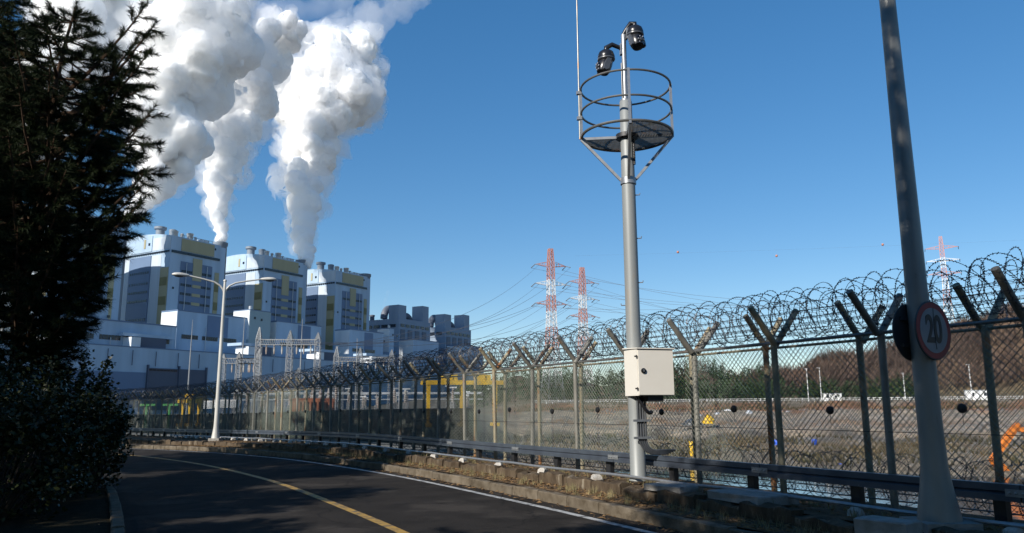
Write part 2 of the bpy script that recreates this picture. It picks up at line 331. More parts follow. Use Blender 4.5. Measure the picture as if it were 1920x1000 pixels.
# ------------------------------------------------------------------ setting: terrain, water, road
NEARHILL = [(600, 0), (880, 9), (960, 11), (1000, 11), (1080, 13), (1160, 15), (1210, 14), (1300, 13), (1420, 14), (1560, 16), (1700, 24), (1780, 30), (1840, 33), (1920, 36), (2100, 39), (2600, 40), (3600, 10)]
BASIN = [(0, -2.4), (15, -2.6), (20, -4), (28, -6), (38, -6.9), (106, -6.9), (111, -6.2), (120, -5.7), (150, -5.4), (183, -4.9), (189, -3.8), (214, -2.9), (231, -0.9), (238, 0.2), (262, 0.9), (273, 2.9), (300, 3.3), (9000, 3.3)]
def terrain_z(X, Y):
    r = np.hypot(X, Y); px = np.where(Y > 1, 960 + FPX * X / np.maximum(Y, 1), 3600)
    px = np.where(Y <= 1, 3600, np.clip(px, -6000, 3600))
    # distance beyond the fence
    fp = FENCE.p[::6]; q = np.full(X.shape, 1e9); side = np.zeros(X.shape)
    for i in range(len(fp)):
        d2 = (X - fp[i, 0]) ** 2 + (Y - fp[i, 1]) ** 2; m = d2 < q
        q = np.where(m, d2, q); n = FENCE.n[::6][i]; side = np.where(m, (X - fp[i, 0]) * n[0] + (Y - fp[i, 1]) * n[1], side)
    beyond = np.where(side > 0, np.sqrt(q), -1)
    # azimuth measured so that the basin ends left of the pylons
    B = sstep(860, 985, px)
    zb = np.interp(r, [a for a, _ in BASIN], [b for _, b in BASIN])
    zl = np.interp(r, [0, 60, 200, 3000], [-0.35, -0.4, 0.0, 2.0])
    z = zb * B + zl * (1 - B)
    wob = 0.25 * np.sin(X * 0.21 + 1.3) * np.sin(Y * 0.17) + 0.15 * np.sin(X * 0.53 + Y * 0.31)
    z = z + wob * sstep(100, 130, r) * B
    hh = np.interp(px, [a for a, _ in NEARHILL], [b for _, b in NEARHILL])
    hill = hh * sstep(300, 430, r) * (1 - 0.6 * sstep(600, 1500, r)) + (3 * np.sin(px * 0.021) + 2 * np.sin(px * 0.053 + 1)) * sstep(330, 430, r) * B
    z = z + hill
    zr = np.where(beyond > 2.0, z, -0.6)
    k = sstep(2.0, 7.0, beyond)
    return np.where(beyond > 2.0, zr * k + (-0.6) * (1 - k), -0.6 - 0.0 * r), beyond, px, r
def build_terrain():
    xs = np.unique(np.r_[np.linspace(-2500, -300, 24), np.linspace(-300, -80, 40), np.linspace(-80, 130, 190), np.linspace(130, 500, 100), np.linspace(500, 2500, 24)])
    ys = np.unique(np.r_[np.linspace(-300, -10, 12), np.linspace(-10, 60, 70), np.linspace(60, 300, 150), np.linspace(300, 700, 90), np.linspace(700, 4000, 26)])
    X, Y = np.meshgrid(xs, ys); Z, q, px, r = terrain_z(X, Y)
    far = sstep(900, 1600, r); Z = Z * (1 - far) + far * 6
    V = np.stack([X.ravel(), Y.ravel(), Z.ravel()], 1); w = len(xs); h = len(ys)
    i = (np.arange(h - 1)[:, None] * w + np.arange(w - 1)[None]).ravel(); T = np.stack([i, i + 1, i + w + 1, i + w], 1)
    me = np_mesh('ground', V, T, 'terrain')
    # earth colours by zone: gravel, mud flats, shingle, grass bank, woodland floor
    C = np.zeros((h * w, 4), np.float32); C[:, 3] = 1
    rr = r.ravel(); pp = px.ravel(); zz = Z.ravel()
    rj = rr + 6 * np.sin(pp * 0.035) + 3 * np.sin(pp * 0.11 + 2)
    tab = [(0, (0.09, 0.08, 0.06)), (60, (0.10, 0.09, 0.07)), (108, (0.16, 0.15, 0.13)), (125, (0.20, 0.175, 0.13)), (140, (0.19, 0.155, 0.10)), (158, (0.21, 0.17, 0.11)),
           (168, (0.13, 0.125, 0.11)), (182, (0.11, 0.105, 0.10)), (188, (0.33, 0.30, 0.26)), (205, (0.30, 0.27, 0.24)), (214, (0.22, 0.16, 0.11)), (224, (0.28, 0.27, 0.26)),
           (238, (0.26, 0.24, 0.21)), (246, (0.25, 0.14, 0.08)), (268, (0.19, 0.115, 0.07)), (276, (0.20, 0.19, 0.17)), (310, (0.12, 0.11, 0.07)), (360, (0.14, 0.10, 0.07)), (5000, (0.14, 0.10, 0.07))]
    for k in range(3): C[:, k] = np.interp(rj, [t[0] for t in tab], [t[1][k] for t in tab])
    left = (1 - sstep(860, 1000, pp))[:, None]
    C[:, :3] *= np.array([0.92, 0.80, 0.64])
    C[:, :3] = C[:, :3] * (1 - left) + left * np.array([0.11, 0.105, 0.085])
    a = me.color_attributes.new('Col', 'FLOAT_COLOR', 'POINT'); a.data.foreach_set('color', C.ravel())
    me.polygons.foreach_set('use_smooth', [True] * len(me.polygons))
    link_mesh('ground', me, kind='structure')
build_terrain()
MB().add([(12, 40, -6.55), (400, 40, -6.55), (400, 175, -6.55), (-10, 175, -6.55), (-10, 60, -6.55)], [(0, 1, 2, 3, 4)]).build('water', 'water', kind='structure')
road = strip(WHITE, 0.42, -6.35, 0.0, SW0, SW1, 0.5).build('road', 'asphalt', kind='structure')
for (o0, o1, m, nm) in ((0.065, -0.065, 'white_line', 'edge_line'), (-2.86, -3.01, 'yellow_line', 'centre_line')):
    strip(WHITE, o0, o1, 0.004, SW0, SW1, 0.5).build(nm, m, road)
strip(WHITE, -6.42, -9.0, 0.11, SW0, SW1 - 20, 0.5).build('verge', 'verge', kind='structure')
MB().add([(-120, -40, 0.1), (2.5, -40, 0.1), (2.5, -2.5, 0.1), (-3.6, 5.5, 0.1), (-9.5, 17, 0.1), (-24, 33, 0.1), (-120, 60, 0.1)], [(0, 1, 2, 3, 4, 5, 6)]).build('bank', 'verge', kind='structure')

def kerb_blocks(name, off, w, h0, h1, s0, s1, L, mat, jit, root_kw, tilt=0.0):
    root = empty(name, **root_kw)
    variants = []
    for k in range(4):
        mb = MB(); c = 0.018; n = 5; rings = []
        for i in range(n + 1):
            x = -L / 2 + 0.006 + (L - 0.012) * i / n; j = lambda a: random.uniform(-a, a)
            rings.append([(x, -w / 2 + j(jit), h0), (x, w / 2, h0), (x, w / 2 + j(jit), h1 - c), (x, w / 2 - c, h1 + j(jit)), (x, -w / 2 + c + j(jit), h1 + j(jit)), (x, -w / 2 + j(jit), h1 - c)])
        mb.loft(rings); variants.append(mb.mesh(name[:-1] if name.endswith('s') else name, mat))
    q = s0; i = 0
    while q < s1:
        p, n = WHITE.at(q, off); a = math.atan2(-n[0], n[1])
        o = link_mesh('kerb_stone', variants[random.randrange(4)], root, (p[0], p[1], gz(p[1]) + random.uniform(-1.2, 0.9) * jit * 2), a + random.uniform(-tilt, tilt) + math.pi); o.rotation_euler.x = random.uniform(-1, 1) * jit * 3; o.rotation_euler.y = random.uniform(-1, 1) * jit
        q += L; i += 1
    return root
kerb_blocks('kerb', 0.50, 0.16, -0.05, 0.165, 5, WHITE.L - 30, 1.0, 'kerb', 0.006, dict(label='low weathered concrete kerb between the white edge line and the dirt strip', cat='kerb'), 0.012)
kerb_blocks('kerb', -6.38, 0.16, -0.05, 0.15, 5, WHITE.L - 45, 1.0, 'kerb', 0.006, dict(label='dark concrete kerb at the foot of the shrubs', cat='kerb'), 0.01)
kerb_blocks('retaining_wall', 1.32, 0.22, 0.0, 0.34, 5, WHITE.L - 30, 0.95, 'wall_stone', 0.028, dict(label='rough stained low retaining wall of stone blocks behind the dirt strip', cat='low wall'), 0.02)
strip(WHITE, 0.57, 1.24, 0.172, 5, WHITE.L - 30, 0.5).build('dirt_strip', 'dirt', kind='structure')
def terrace():
    mb = MB(); prev = None
    for q in np.arange(4, WHITE.L - 30, 0.5):
        a, _ = WHITE.at(q, 1.41); s = FENCE.nearest(a[0], a[1]); b, _ = FENCE.at(s, 0.98); c, _ = FENCE.at(s, 2.9)
        row = [(a[0], a[1], 0.31 + gz(a[1])), (b[0], b[1], 0.22 + gz(b[1])), (c[0], c[1], -1.8 + gz(c[1]))]
        if prev: mb.add([prev[0], prev[1], row[1], row[0]], [(0, 1, 2, 3)]); mb.add([prev[1], prev[2], row[2], row[1]], [(0, 1, 2, 3)])
        prev = row
    mb.build('terrace', 'dirt', kind='structure')
terrace()

# ------------------------------------------------------------------ chain-link fences with razor wire
BAY = 1.9
RAILZ = 2.27                                     # rail above the ground the posts stand on
def chain_mesh(mat, L=BAY, H=2.2, cell=0.096, w=0.0072):
    mb = MB(); V = []; T = []
    def seg(x0, z0, x1, z1, y):
        d = Vector((x1 - x0, 0, z1 - z0))
        if d.length < 0.01: return
        d.normalize(); p = Vector((-d.z, 0, d.x)) * (w / 2)
        b = len(V)
        for (x, z) in ((x0, z0), (x1, z1)):
            V.extend([(x + p.x, y, z + p.z), (x - p.x, y, z - p.z), (x, y + w * 0.8, z)])
        T.extend([(b, b + 1, b + 4), (b, b + 4, b + 3), (b + 1, b + 2, b + 5), (b + 1, b + 5, b + 4), (b + 2, b, b + 3), (b + 2, b + 3, b + 5)])
    k = int((L + H) / cell) + 1
    for i in range(k):
        c = i * cell                              # x + z = c and x - z = c - H
        x0, x1 = max(0, c - H), min(L, c)
        if x1 > x0: seg(x0, c - x0, x1, c - x1, 0.0)
        c2 = c - H; x0, x1 = max(0, c2), min(L, c2 + H)
        if x1 > x0: seg(x0, x0 - c2, x1, x1 - c2, w * 0.5)
    return np_mesh('chain_link', np.array(V), np.array(T), mat)
def razor_mesh(seed):
    rnd = random.Random(seed); mb = MB()
    for hel in range(3):
        turns = (4, 3, 3)[hel]; n = turns * 30; ph = 0.6 + 1.9 * hel; pts = []; sgn = 1 if hel == 0 else -1
        am = [rnd.uniform(-0.05, 0.05) for _ in range(3)]; ax = [rnd.uniform(-0.07, 0.07) for _ in range(3)]; ay = rnd.uniform(-0.06, 0.06)
        for i in range(n + 1):
            t = i / n; a = ph + sgn * turns * 2 * math.pi * t; w = math.sin(math.pi * t)
            rr = 0.37 - 0.03 * hel + w * (am[0] * math.sin(2 * math.pi * t) + am[1] * math.sin(4 * math.pi * t) + am[2])
            x = BAY * t + 0.10 * math.sin(a) * (1 if hel else -1) + w * (ax[0] * math.sin(2 * math.pi * t) + ax[1] * math.sin(6 * math.pi * t))
            pts.append(Vector((x, rr * math.cos(a) * 0.95 + ay * w, 0.50 + rr * math.sin(a) - 0.05 * w)))
        mb.tube(pts, 0.004, 4, False)
        for i in range(n):
            for f in (0.0, 0.5):
                p = pts[i].lerp(pts[i + 1], f); d = (pts[i + 1] - pts[i]).normalized()
                o = Vector((rnd.uniform(-1, 1), rnd.uniform(-1, 1), rnd.uniform(-1, 1))).cross(d).normalized()
                mb.add([p - d * 0.013 + o * 0.003, p + o * 0.019 + d * 0.014, p + d * 0.013, p - o * 0.019 - d * 0.014], [(0, 1, 2, 3)])
    return mb.mesh('razor_coil', 'razor')
def strands_mesh():
    mb = MB(); rnd = random.Random(3)
    rows = [(-1, 0.14), (-1, 0.28), (-1, 0.42), (-1, 0.56), (-1, 0.69), (1, 0.14), (1, 0.28), (1, 0.42), (1, 0.56), (1, 0.69)]
    for sd, l in rows:
        y = sd * l * 0.68; z = l * 0.73
        mb.bar((0, y, z), (BAY / 2, y, z - 0.012), 0.0068, n=3); mb.bar((BAY / 2, y, z - 0.012), (BAY, y, z), 0.0068, n=3)
        for i in range(17):
            x = BAY * (i + 0.5) / 17
            for k in range(2):
                o = Vector((rnd.uniform(-0.5, 0.5), rnd.uniform(-1, 1), rnd.uniform(-1, 1))).normalized() * 0.024
                c = Vector((x, y, z - 0.006)); mb.bar(c - o, c + o, 0.005, n=3)
    return mb.mesh('barbed_strand', 'razor')
CH = {m: chain_mesh(m) for m in ('chain', 'chain_green')}
COILS = [razor_mesh(i) for i in range(9)]
STR = strands_mesh()
def post_meshes(mat):
    p = MB().tube([(0, 0, -0.15), (0, 0, RAILZ + 0.03)], 0.05, 14).mesh('fence_post', mat, True)
    out = []
    for sd in (-1, 1):
        e = (0, sd * 0.50, RAILZ + 0.55)
        out.append(MB().tube([(0, sd * 0.01, RAILZ - 0.02), e], 0.05, 12).mesh('arm', mat, True))
    return p, out
POSTS = {m: post_meshes(m) for m in ('post_clean', 'post_rust')}
RAILM = MB().bar((0, 0, RAILZ), (BAY, 0, RAILZ), 0.05, n=8).mesh('top_rail', 'rail_steel', True)
RAILR = MB().bar((0, 0, RAILZ), (BAY, 0, RAILZ), 0.045, n=8).mesh('top_rail', 'post_rust', True)
WIRE = MB().bar((0, 0, 0.94), (BAY, 0, 0.94), 0.008, n=4).mesh('sensor_cable', 'black_steel')
BOTW = MB().bar((0, 0, 0.05), (BAY, 0, 0.05), 0.02, n=6).mesh('bottom_rail', 'rail_steel')
dm = MB().lathe([(0.02, -0.02), (0.058, -0.015), (0.062, 0.0), (0.052, 0.022), (0.02, 0.03)], 16, axis=(0, 1, 0)); dm.bar((0, 0, -0.06), (0, 0, -0.2), 0.004)
DISC = dm.mesh('sensor_disc', 'sensor', True)
NET = MB().add([(0, 0, 0.0), (BAY, 0, 0.0), (BAY, 0, 1.25), (0, 0, 1.25), (0, 0.01, 0.0), (BAY, 0.01, 0.0), (BAY, 0.01, 1.25), (0, 0.01, 1.25)],
               [(0, 1, 2, 3), (7, 6, 5, 4), (0, 4, 5, 1), (3, 2, 6, 7), (0, 3, 7, 4), (1, 5, 6, 2)]).mesh('screen_net', 'net_screen')
S0 = FENCE.nearest(5.0, 10.7)                    # a front post stands here
def fence(name, off, shift, mat_of, chain, rails, kw, discs=True, net_from=None):
    root = empty(name, **kw)
    n0 = -int((S0 - 8) / BAY); n1 = int((FENCE.L - 6 - S0) / BAY)
    nodes = []
    for i in range(n0, n1):
        p, n = FENCE.at(S0 + shift + i * BAY, off); nodes.append((p, n))
    for i, (p, n) in enumerate(nodes):
        z = 0.36 + gz(p[1]); m = mat_of(i); pmesh, arms = POSTS[m]
        a = math.atan2(n[0], -n[1])              # local x along the fence, local y towards the road
        po = link_mesh('fence_post', pmesh, root, (p[0], p[1], z), a); po.rotation_euler.x = random.uniform(-0.02, 0.02); po.rotation_euler.y = random.uniform(-0.018, 0.018)
        for am in arms:
            ao = link_mesh('arm', am, po); ao.rotation_euler.x = random.uniform(-0.03, 0.03); ao.rotation_euler.y = random.uniform(-0.02, 0.02)
        if i + 1 < len(nodes):
            p2, n2 = nodes[i + 1]; d = p2 - p; L = float(np.hypot(*d)); ang = math.atan2(d[1], d[0]); z2 = 0.36 + gz(p2[1])
            def bay(nm, me, yo=0.0, zo=0.0):
                o = link_mesh(nm, me, root, (p[0] - math.sin(ang) * yo, p[1] + math.cos(ang) * yo, z + zo), ang)
                o.scale.x = L / BAY; o.rotation_euler.y = -math.atan2(z2 - z, L); return o
            bay('chain_link', chain, 0.036, 0.06); bay('top_rail', rails); bay('bottom_rail', BOTW)
            rz_ = bay('razor_coil', random.choice(COILS), 0, RAILZ - 0.02); bay('barbed_strand', STR, 0, RAILZ)
            if discs:
                bay('sensor_cable', WIRE, 0.045)
                o = bay('sensor_disc', DISC, 0.06); f = random.uniform(0.42, 0.56)
                o.location.x += d[0] * f; o.location.y += d[1] * f; o.location.z += 1.22 + random.uniform(-0.03, 0.03); o.scale.x = 1
            mid = (p + p2) / 2
            if net_from and 960 + FPX * mid[0] / mid[1] < net_from and mid[1] > 5: bay('screen_net', NET, -0.05, 0.03)
    return root
fence('chain_link_fence', 0.0, 0.0, lambda i: 'post_clean' if i % 5 else 'post_rust', CH['chain'], RAILM,
      dict(label='front chain link fence with grey Y shaped posts beside the guard rail', cat='fence', group='double razor wire fence'))
fence('chain_link_fence', 0.78, 0.95, lambda i: 'post_rust', CH['chain_green'], RAILR,
      dict(label='rear chain link fence with rusty posts behind the front fence', cat='fence', group='double razor wire fence'), discs=False, net_from=872)
# loose razor coils lying on the ground behind the fences
for i in range(14):
    q = S0 - 6 + i * 1.9; p, n = FENCE.at(q, 1.0)
    if i == 0: rc = empty('razor_wire', label='tangled razor wire coil lying on the ground behind the rear fence', cat='razor wire')
    o = link_mesh('razor_coil', COILS[i % 4], rc, (p[0], p[1], 0.1), math.atan2(n[0], -n[1]))

# ------------------------------------------------------------------ guard rail, conduit and its blocks
def guard_rail():
    root = empty('guard_rail', label='dark steel box beam guard rail along the foot of the fence', cat='guard rail')
    step = 3.8; q = S0 - 9 * 1.9
    prof = [(-0.055, 0.0), (0.055, 0.0), (0.055, 0.07), (0.03, 0.09), (0.055, 0.11), (0.055, 0.185), (-0.055, 0.185)]
    while q < FENCE.L - 10:
        rings = []
        for k in range(5):
            p, n = FENCE.at(q + 0.01 + (step - 0.02) * k / 4, -0.42)
            rings.append([(p[0] - n[0] * a, p[1] - n[1] * a, 0.6 + b + gz(p[1])) for a, b in prof])
        MB().loft(rings).build('beam', 'guard_steel', root)
        p, n = FENCE.at(q, -0.42); ang = math.atan2(n[0], -n[1])
        mb = MB(); mb.box(-0.16, 0.16, 0.056, 0.064, 0.655, 0.735)
        for bx in (-0.11, -0.04, 0.04, 0.11): mb.lathe([(0.016, 0.0), (0.016, 0.014), (0.006, 0.018)], 8, (bx, 0.064, 0.695), (0, 1, 0))
        mb.build('splice_plate', 'galv', root, loc=(p[0], p[1], gz(p[1])), rz=ang)
        for f in (0.0, 1.9):
            p, n = FENCE.at(q + f + 0.3, -0.33); ang = math.atan2(n[0], -n[1])
            MB().box(-0.07, 0.07, -0.05, 0.05, 0.3, 0.64).build('post', 'black_steel', root, loc=(p[0], p[1], gz(p[1])), rz=ang)
        q += step
guard_rail()
def conduit():
    pts = []
    for q in np.arange(S0 - 16, S0 + 46, 0.95):
        p, n = FENCE.at(q, -0.98); pts.append((p[0], p[1], 0.43 + gz(p[1]) + random.uniform(-0.012, 0.012)))
    root = empty('conduit', label='long pale cable conduit lying on white blocks below the guard rail', cat='conduit')
    for a in range(0, len(pts) - 4, 4): MB().tube(pts[a:a + 5], 0.026, 8).build('pipe', 'galv', root, True)
    for i, q in enumerate(np.arange(S0 - 15.4, S0 + 44, 1.9)):
        p, n = FENCE.at(q, -1.02); mb = MB(); w = 0.085
        j = lambda: random.uniform(-0.015, 0.015)
        mb.loft([[(-w + j(), -w + j(), 0), (w + j(), -w + j(), 0), (w + j(), w + j(), 0), (-w + j(), w + j(), 0)],
                 [(-w * .9 + j(), -w * .9 + j(), .07), (w * .9 + j(), -w * .9, .07 + j()), (w * .9, w * .9 + j(), .075), (-w * .9, w * .9, .07)],
                 [(-w * .6 + j(), -w * .6, .10 + j()), (w * .6, -w * .6 + j(), .1), (w * .6 + j(), w * .6, .1), (-w * .6, w * .6 + j(), .105)]])
        mb.build('support_block', 'white_block', loc=(p[0], p[1], 0.31 + gz(p[1])), rz=random.uniform(0, 1.5),
                 label='small rough white concrete block holding up the cable conduit', cat='block', group='conduit support blocks')
conduit()
# ------------------------------------------------------------------ litter and dry grass on the dirt strip
def scatter_litter():
    n = 14000; V = np.zeros((n * 3, 3)); k = 0
    qs = RNG.uniform(10, 60, n)
    for i in range(n):
        f = random.random(); off = 0.58 + 0.62 * random.random() if f < 0.6 else random.uniform(1.45, 2.6)
        if f > 0.93: off = random.uniform(0.1, 0.42)
        p, nn = WHITE.at(qs[i], off); z = (0.177 if f < 0.6 else 0.315 if f < 0.93 else 0.006) + gz(p[1])
        a = random.uniform(0, 6.28); L = random.uniform(0.02, 0.07); w = random.uniform(0.004, 0.016)
        c, s = math.cos(a), math.sin(a)
        V[3 * i] = (p[0] - c * L, p[1] - s * L, z); V[3 * i + 1] = (p[0] + c * L, p[1] + s * L, z + random.uniform(0, 0.03)); V[3 * i + 2] = (p[0] - s * w, p[1] + c * w, z + random.uniform(0.005, 0.03))
    link_mesh('leaf_litter', np_mesh('leaf_litter', V, np.arange(n * 3).reshape(-1, 3), 'litter'), label='brown pine needles and dry leaves on the dirt strip', cat='leaf litter', kind='stuff')
    V = []; m = 0
    for t in range(420):
        q = random.uniform(14, 48); off = random.choice([random.uniform(0.62, 1.15), random.uniform(1.5, 2.2)])
        p, nn = WHITE.at(q, off); z = (0.17 if off < 1.3 else 0.31) + gz(p[1])
        for b in range(14):
            a = random.uniform(0, 6.28); h = random.uniform(0.05, 0.17); r = random.uniform(0.02, 0.09); x = p[0] + random.uniform(-.05, .05); y = p[1] + random.uniform(-.05, .05)
            V += [(x - 0.004 * math.sin(a), y + 0.004 * math.cos(a), z), (x + 0.004 * math.sin(a), y - 0.004 * math.cos(a), z), (x + r * math.cos(a), y + r * math.sin(a), z + h)]; m += 1
    link_mesh('dry_grass', np_mesh('dry_grass', np.array(V), np.arange(m * 3).reshape(-1, 3), 'dry_grass'), label='tufts of dry yellow grass along the low wall', cat='grass', kind='stuff')
scatter_litter()

# ------------------------------------------------------------------ camera pole with cage, cameras and cabinet
PP = onz(1197, 897, 0.40)
def cctv_pole():
    root = empty('camera_pole', (PP.x, PP.y, 0.36), label='tall grey steel pole with a round maintenance cage and lightning rod', cat='pole')
    z = lambda py: aty(1170, py, PP.y).z - 0.36
    zt, zf, z2, z1, zc = z(190), z(256), z(211), z(166), z(335)
    MB().lathe([(0.165, 0.0), (0.165, 0.02), (0.142, 0.05), (0.137, 1.2), (0.128, zc - 0.06), (0.118, zt - 0.02), (0.10, zt)], 28).build('pole', 'pole_grey', root, True)
    MB().lathe([(0.136, zc - 0.12), (0.15, zc - 0.12), (0.15, zc + 0.0), (0.136, zc + 0.0)], 24).build('collar', 'galv', root, True)
    MB().lathe([(0.125, zf - 0.05), (0.21, zf - 0.05), (0.21, zf + 0.03), (0.125, zf + 0.03)], 24).build('collar', 'black_steel', root, True)
    MB().lathe([(0.012, zt - 0.01), (0.11, zt - 0.01), (0.11, zt + 0.02), (0.05, zt + 0.03)], 20).build('top_flange', 'galv', root, True)
    zm = z(66)
    mast = MB().tube([(0, 0, zt), (0, 0, zm)], 0.05, 14).build('mast', 'galv', root, True)
    MB().tube([(-0.062, -0.03, zt + 0.02), (-0.062, -0.03, z(120))], 0.014, 8).build('cable_tube', 'dark_grey', mast, True)
    Rr = 0.865; tau = 2 * math.pi
    view = math.atan2(-PP.y, -PP.x)                        # direction from the pole to the camera
    def ringpts(zz, n=48): return [(Rr * math.cos(tau * i / n), Rr * math.sin(tau * i / n), zz) for i in range(n + 1)]
    for zz, r in ((z1, 0.021), (z2, 0.021), (zf, 0.028)):
        MB().tube(ringpts(zz), r, 8, False).build('cage_ring', 'rail_steel', root, True)
    angs = [view - math.pi / 2 + 0.04, view + 0.08, view + math.pi / 2 + 0.02, view + math.pi]  # left, near, right, far
    for k, a in enumerate(angs):
        x, y = Rr * math.cos(a), Rr * math.sin(a)
        MB().bar((x, y, zf - 0.06), (x, y, z1 + 0.03), 0.045).build('cage_upright', 'galv', root)
        b = Vector((x, y, zf - 0.04)) * 1.0; MB().bar(b, (0.14 * math.cos(a), 0.14 * math.sin(a), zc - 0.03), 0.05, 0.05).build('strut', 'galv', root)
        MB().bar((x, y, zf - 0.02), (0.15 * math.cos(a), 0.15 * math.sin(a), zf - 0.02), 0.05, 0.05).build('floor_beam', 'galv', root)
        for t in (0.35, 0.68):
            pass
    # expanded metal floor, open in the quarter between the left and the near beam
    mb = MB(); s_ = 0.034; n = int(2 * Rr / s_)
    def inside(x, y):
        r = math.hypot(x, y)
        if r > Rr - 0.02 or r < 0.2: return False
        t = (math.atan2(y, x) - angs[0]) % tau; return t > ((angs[1] - angs[0]) % tau)
    for k in (0, 1):
        d = Vector((math.cos(0.6), math.sin(0.6), 0)) if k == 0 else Vector((math.cos(2.2), math.sin(2.2), 0)); pr = Vector((-d.y, d.x, 0))
        for i in range(-n // 2, n // 2 + 1):
            start = None; m = 60
            for j in range(-m, m + 1):
                p = d * (Rr * j / m) + pr * (i * s_); ok = inside(p.x, p.y)
                if ok and start is None: start = p.copy()
                if not ok and start is not None:
                    if (p - start).length > 0.03: mb.bar((start.x, start.y, zf + 0.012), (p.x, p.y, zf + 0.012), 0.012, 0.008)
                    start = None
    mb.build('floor_grating', 'rail_steel', root)
    # lightning rod clamped to the cage
    a = angs[0]; x, y = (Rr + 0.035) * math.cos(a), (Rr + 0.035) * math.sin(a)
    MB().tube([(x, y, zf - 0.02), (x, y, z1 + 0.6), (x, y, z1 + 2.6), (x, y, z1 + 3.4)], [0.017, 0.017, 0.012, 0.005], 8).build('lightning_rod', 'rail_steel', root, True)
    for zz in (z1 - 0.05, z2 - 0.08): MB().box(x - 0.05, x + 0.05, y - 0.04, y + 0.04, zz - 0.03, zz + 0.03).build('clamp', 'galv', root)
    for k in range(12):                                    # step bolts and the corrugated cable sleeve
        zz = 1.9 + k * 0.42 + 0.4
        if zz > zc: break
        sgn = 1 if k % 2 else -1; aa = view + sgn * math.pi / 2 * 0.95
        d = Vector((math.cos(aa), math.sin(aa), 0)); q = Vector((0, 0, zz)) + d * 0.12
        if k in (2, 3, 5, 7, 9): MB().tube([q, q + d * 0.085, q + d * 0.09 + Vector((0, 0, 0.035))], 0.011, 6).build('step_bolt', 'galv', root)
    mb = MB(); dv = Vector((math.cos(view + 1.0), math.sin(view + 1.0), 0))
    for i in range(16): mb.lathe([(0.02, 0), (0.027, 0.01), (0.027, 0.02), (0.02, 0.03)], 8, dv * 0.15 + Vector((0, 0, zf - 0.6 + i * 0.032)))
    mb.build('cable_sleeve', 'black_plastic', root)
    # conduits from the cabinet down the pole and across to the guard rail
    side = Vector((math.cos(view + 0.5), math.sin(view + 0.5), 0)); rt = Vector((0.9, 0.42, 0)).normalized()
    zb = z(745)
    for k in range(4):
        tang = Vector((-side.y, side.x, 0)); q = side * 0.168 + tang * (k - 1.2) * 0.05
        zbend = 0.46 + 0.02 * k
        rb_ = 0.2 + 0.05 * (3 - k)
        pts = [q + Vector((0, 0, zb + 0.1)), q + Vector((0, 0, 1.0))] + [q + rt * rb_ * (1 - math.cos(a)) + Vector((0, 0, zbend + rb_ * (1 - math.sin(a)))) for a in np.linspace(0, math.pi / 2, 7)] + [q + rt * 0.62 + Vector((0, 0, zbend))]
        MB().tube(pts, 0.02, 10).build('conduit_pipe', 'conduit', root, True)
    for zz in (0.75, 1.05): MB().bar(side * 0.2 + Vector((-side.y, side.x, 0)) * 0.17 + Vector((0, 0, zz)), side * 0.2 - Vector((-side.y, side.x, 0)) * 0.17 + Vector((0, 0, zz)), 0.02, 0.04).build('pipe_clamp', 'galv', root)
    fl = []
    for i in range(22):
        t = i / 21; q = side * (0.24 + 0.05 * math.sin(t * 3.14)) + Vector((-side.y, side.x, 0)) * (-0.12 + 0.30 * t)
        fl.append(q + Vector((0, 0, zb + 0.05 - 0.33 * math.sin(t * 1.9))))
    MB().tube(fl, [0.036 if i % 2 else 0.03 for i in range(22)], 10).build('flexible_hose', 'black_plastic', root, True)
    return root
cctv_pole()
